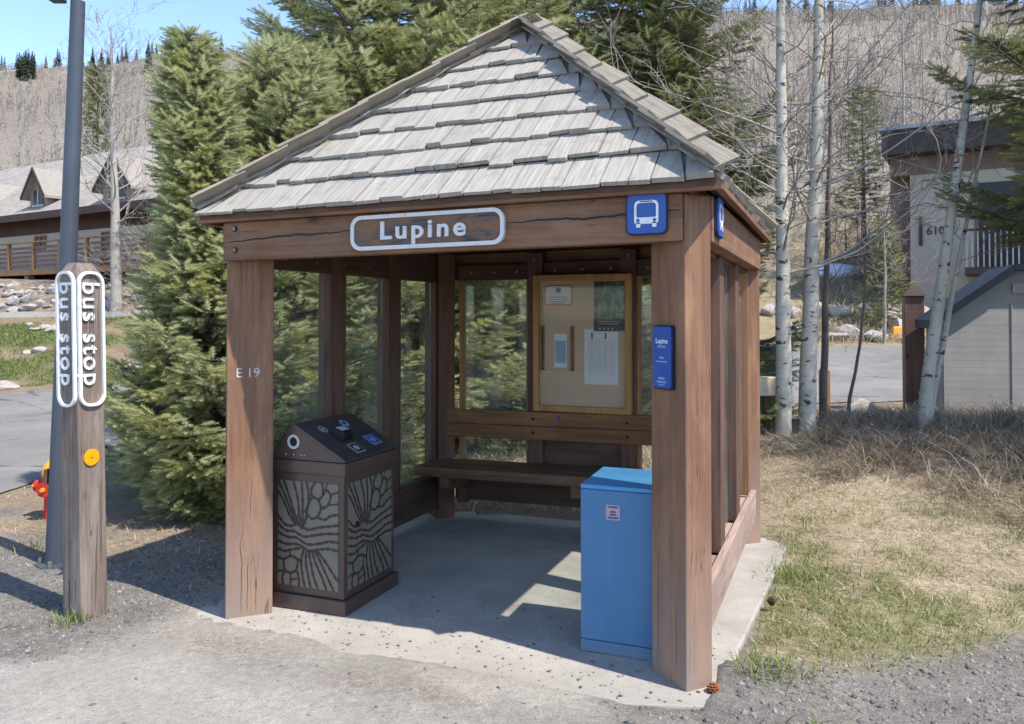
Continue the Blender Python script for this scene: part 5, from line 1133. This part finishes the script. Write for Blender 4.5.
P = scatter(100000, (3, 14), (2, 11), brushm, 5); V, Fc = blades(P, .33, .95, .006, 6); g = soup('dry_brush', V, Fc, M['gr_brush']); tag(g, 'tangled dry brush and dead stalks at the top of the bank', 'brush', kind='stuff')
P = scatter(9000, (2, 14), (2, 11), brushm, 55); V, Fc = blades(P, .55, 1.15, .008, 56); g = soup('dead_stalks', V, Fc, M['gr_straw']); tag(g, 'long bleached dead stalks lying over the brush', 'brush', kind='stuff')
def backm(x, y):
    px, d = pxd(x, y); return sstep(6.8, 7.6, d)*sstep(14.5, 13.5, d)*sstep(180, 260, px)*sstep(760, 730, px)*.8
P = scatter(50000, (-4, 5), (2.7, 10), backm, 7); V, Fc = blades(P, .14, .9, .007, 8); g = soup('dry_grass_behind', V, Fc, M['gr_straw']); g.name = 'rough_grass'; tag(g, 'rough dry grass behind the shelter', 'grass', kind='stuff')
def lawnm(x, y):
    px, d = pxd(x, y); return sstep(17.8, 18.6, d)*sstep(26.2, 25.8, d)*sstep(230, 200, px)*sstep(-80, -60, px)*sstep(.36, .52, fbm(x*.35+9, y*.35)*.55+fbm(x*1.1, y*1.1)*.45)
P = scatter(160000, (-24, -6), (4, 22), lawnm, 9); V, Fc = blades(P, .12, .5, .016, 10); g = soup('lawn', V, Fc, M['gr_green']); tag(g, 'patchy green lawn below the lodge', 'lawn', kind='stuff')
def bank2(x, y):
    px, d = pxd(x, y); return sstep(24.3, 24.8, d)*sstep(48, 42, d)*sstep(600, 640, px)*sstep(.3, .5, fbm(x*.6, y*.6))
P = scatter(110000, (2, 30), (14, 40), bank2, 11); V, Fc = blades(P, .42, .8, .026, 12); g = soup('bank_grass', V, Fc, M['gr_straw']); tag(g, 'dry grass on the bank beyond the road', 'grass', kind='stuff')
def dirtm(x, y):
    px, d = pxd(x, y); return sstep(4.9, 5.6, d)*sstep(11, 9, d)*sstep(250, 200, px)*(1-road_mask(x, y))*.55*sstep(.42, .6, fbm(x*1.7, y*1.7))
P = scatter(40000, (-7, .0), (-.5, 6), dirtm, 13); V, Fc = blades(P, .06, 1.0, .005, 14); g = soup('verge_grass', V, Fc, M['gr_straw']); tag(g, 'sparse dead grass on the dirt by the bus stop post', 'grass', kind='stuff')
def tuft(cx, cy, n, rad, L, seed):
    r = np.random.default_rng(seed); x = cx+r.normal(0, rad, n); y = cy+r.normal(0, rad, n); return np.stack([x, y, H(x, y)], 1)
P = np.concatenate([tuft(PB[0]+.03, PB[1]-.10, 70, .07, .06, 1), tuft(2.93, .35, 160, .10, .08, 2), tuft(2.95, 1.9, 260, .12, .1, 3), tuft(3.2, -.25, 60, .1, .06, 4), tuft(-2.2, .55, 40, .1, .05, 5)]); V, Fc = blades(P, .09, .5, .006, 15); g = soup('grass_tufts', V, Fc, M['gr_green']); tag(g, 'small grass tufts at the edges of the gravel', 'grass', kind='stuff')
# gravel
oct_ = np.array([[1, 0, 0], [-1, 0, 0], [0, 1, 0], [0, -1, 0], [0, 0, 1], [0, 0, -1]], float); of = np.array([[0, 2, 4], [2, 1, 4], [1, 3, 4], [3, 0, 4], [2, 0, 5], [1, 2, 5], [3, 1, 5], [0, 3, 5]])
def gravm(x, y):
    nz = fbm(x*1.1, y*1.1); pale = sstep(0, .22, (-.42-.22*np.clip(x, 0, 9)+.67*np.clip(x, -3, 0)+(nz-.5)*.35)-y)*sstep(2.9, 1.5, x+(nz-.5)*1.2)
    ctr = sstep(-.55, -.2, x+(nz-.5)*.4)*sstep(2.6, 2.2, x+(nz-.5)*.5)
    slab = (x > -.24)*(x < 2.78)*(y > -.22)*(y < 2.8); return (1-slab)*(.9-.78*np.maximum(pale, ctr))*(1-.93*bankm(x, y))*(1-road_mask(x, y))*sstep(9, 5.5, np.hypot(x-CAM[0], y-CAM[1]))
P = np.concatenate([scatter(60000, (-4.5, 5.2), (-2.2, 3.5), gravm, 21), scatter(190000, (-2.6, 4.6), (-1.5, 1.3), gravm, 23)]); r = np.random.default_rng(22); n = len(P); S = r.gamma(2.0, .0030, n).clip(.0022, .022); gm_ = gravm(P[:, 0], P[:, 1]); S *= np.where(gm_ < .35, .66, .85); S[60000:] *= .8
jit = 1+r.normal(0, .28, (n, 6, 1)); sc = np.stack([r.uniform(.7, 1.4, n), r.uniform(.7, 1.3, n), r.uniform(.45, .85, n)], 1); az = r.uniform(0, 6.28, n); co, si = np.cos(az), np.sin(az)
O_ = oct_[None]*jit*sc[:, None]*S[:, None, None]; O_ = np.stack([O_[..., 0]*co[:, None]-O_[..., 1]*si[:, None], O_[..., 0]*si[:, None]+O_[..., 1]*co[:, None], O_[..., 2]], -1); V = P[:, None]+O_+np.array([0, 0, 1])*(S*.25)[:, None, None]
mm = NT('gravel_stones', .9, .2); mm.col(mm.ramp(mm.rnd(), [(0, (.09, .082, .074)), (.5, (.16, .148, .135)), (.9, (.23, .21, .19)), (1, (.31, .29, .26))])); M['gravel'] = mm.m
g = soup('gravel', V.reshape(-1, 3), (of[None]+(np.arange(n)*6)[:, None, None]).reshape(-1, 3), M['gravel']); tag(g, 'loose grey gravel around the shelter pad', 'gravel', kind='stuff')
# grit on the pad
x = r.uniform(-.2, 2.7, 900); y = np.abs(r.normal(0, .6, 900))-.2; n = len(x); S = r.gamma(2, .0022, n).clip(.002, .010); P = np.stack([x, y, KX*(x-SW/2)+S*.2], 1)
V = P[:, None]+oct_[None]*(1+r.normal(0, .25, (n, 6, 1)))*S[:, None, None]*[1, 1, .6]; g = soup('grit', V.reshape(-1, 3), (of[None]+(np.arange(n)*6)[:, None, None]).reshape(-1, 3), M['gravel']); tag(g, 'fine grit scattered on the concrete pad', 'grit', kind='stuff')
# pine cones
def cone(p, label, s=1.0, mat=None):
    b = MB(); p = np.array(p)
    for k in range(7):
        z = k*.0075*s; rad = (.022*math.sin(.5+k*.38)+.003)*s
        for j in range(8):
            a = j*math.pi/4+k*.4; d = np.array([math.cos(a), math.sin(a), 0]); sd_ = np.array([-math.sin(a), math.cos(a), 0])*rad*.45; c_ = p+ZU*z
            b.add([c_, c_+d*rad*.8+sd_, c_+d*rad*1.25+ZU*.006*s, c_+d*rad*.8-sd_, c_+ZU*.008*s], [(0, 1, 2, 3), (4, 1, 2, 3), (0, 1, 4), (0, 3, 4)])
    o = b.build('pine_cone', mat, loc=tuple(p)); return tag(o, label, 'pine cone')
cm = plain('cone_brown', (.24, .085, .04), .8, .3, 60)
cone((2.70, .045, .0), 'rust brown pine cone at the foot of the right front post', 1.15, cm)
cone((2.86, 1.28, .02), 'dark brown pine cone at the edge of the pad beside the grass', .95, plain('cone_dark', (.09, .045, .03), .8, .3, 60))
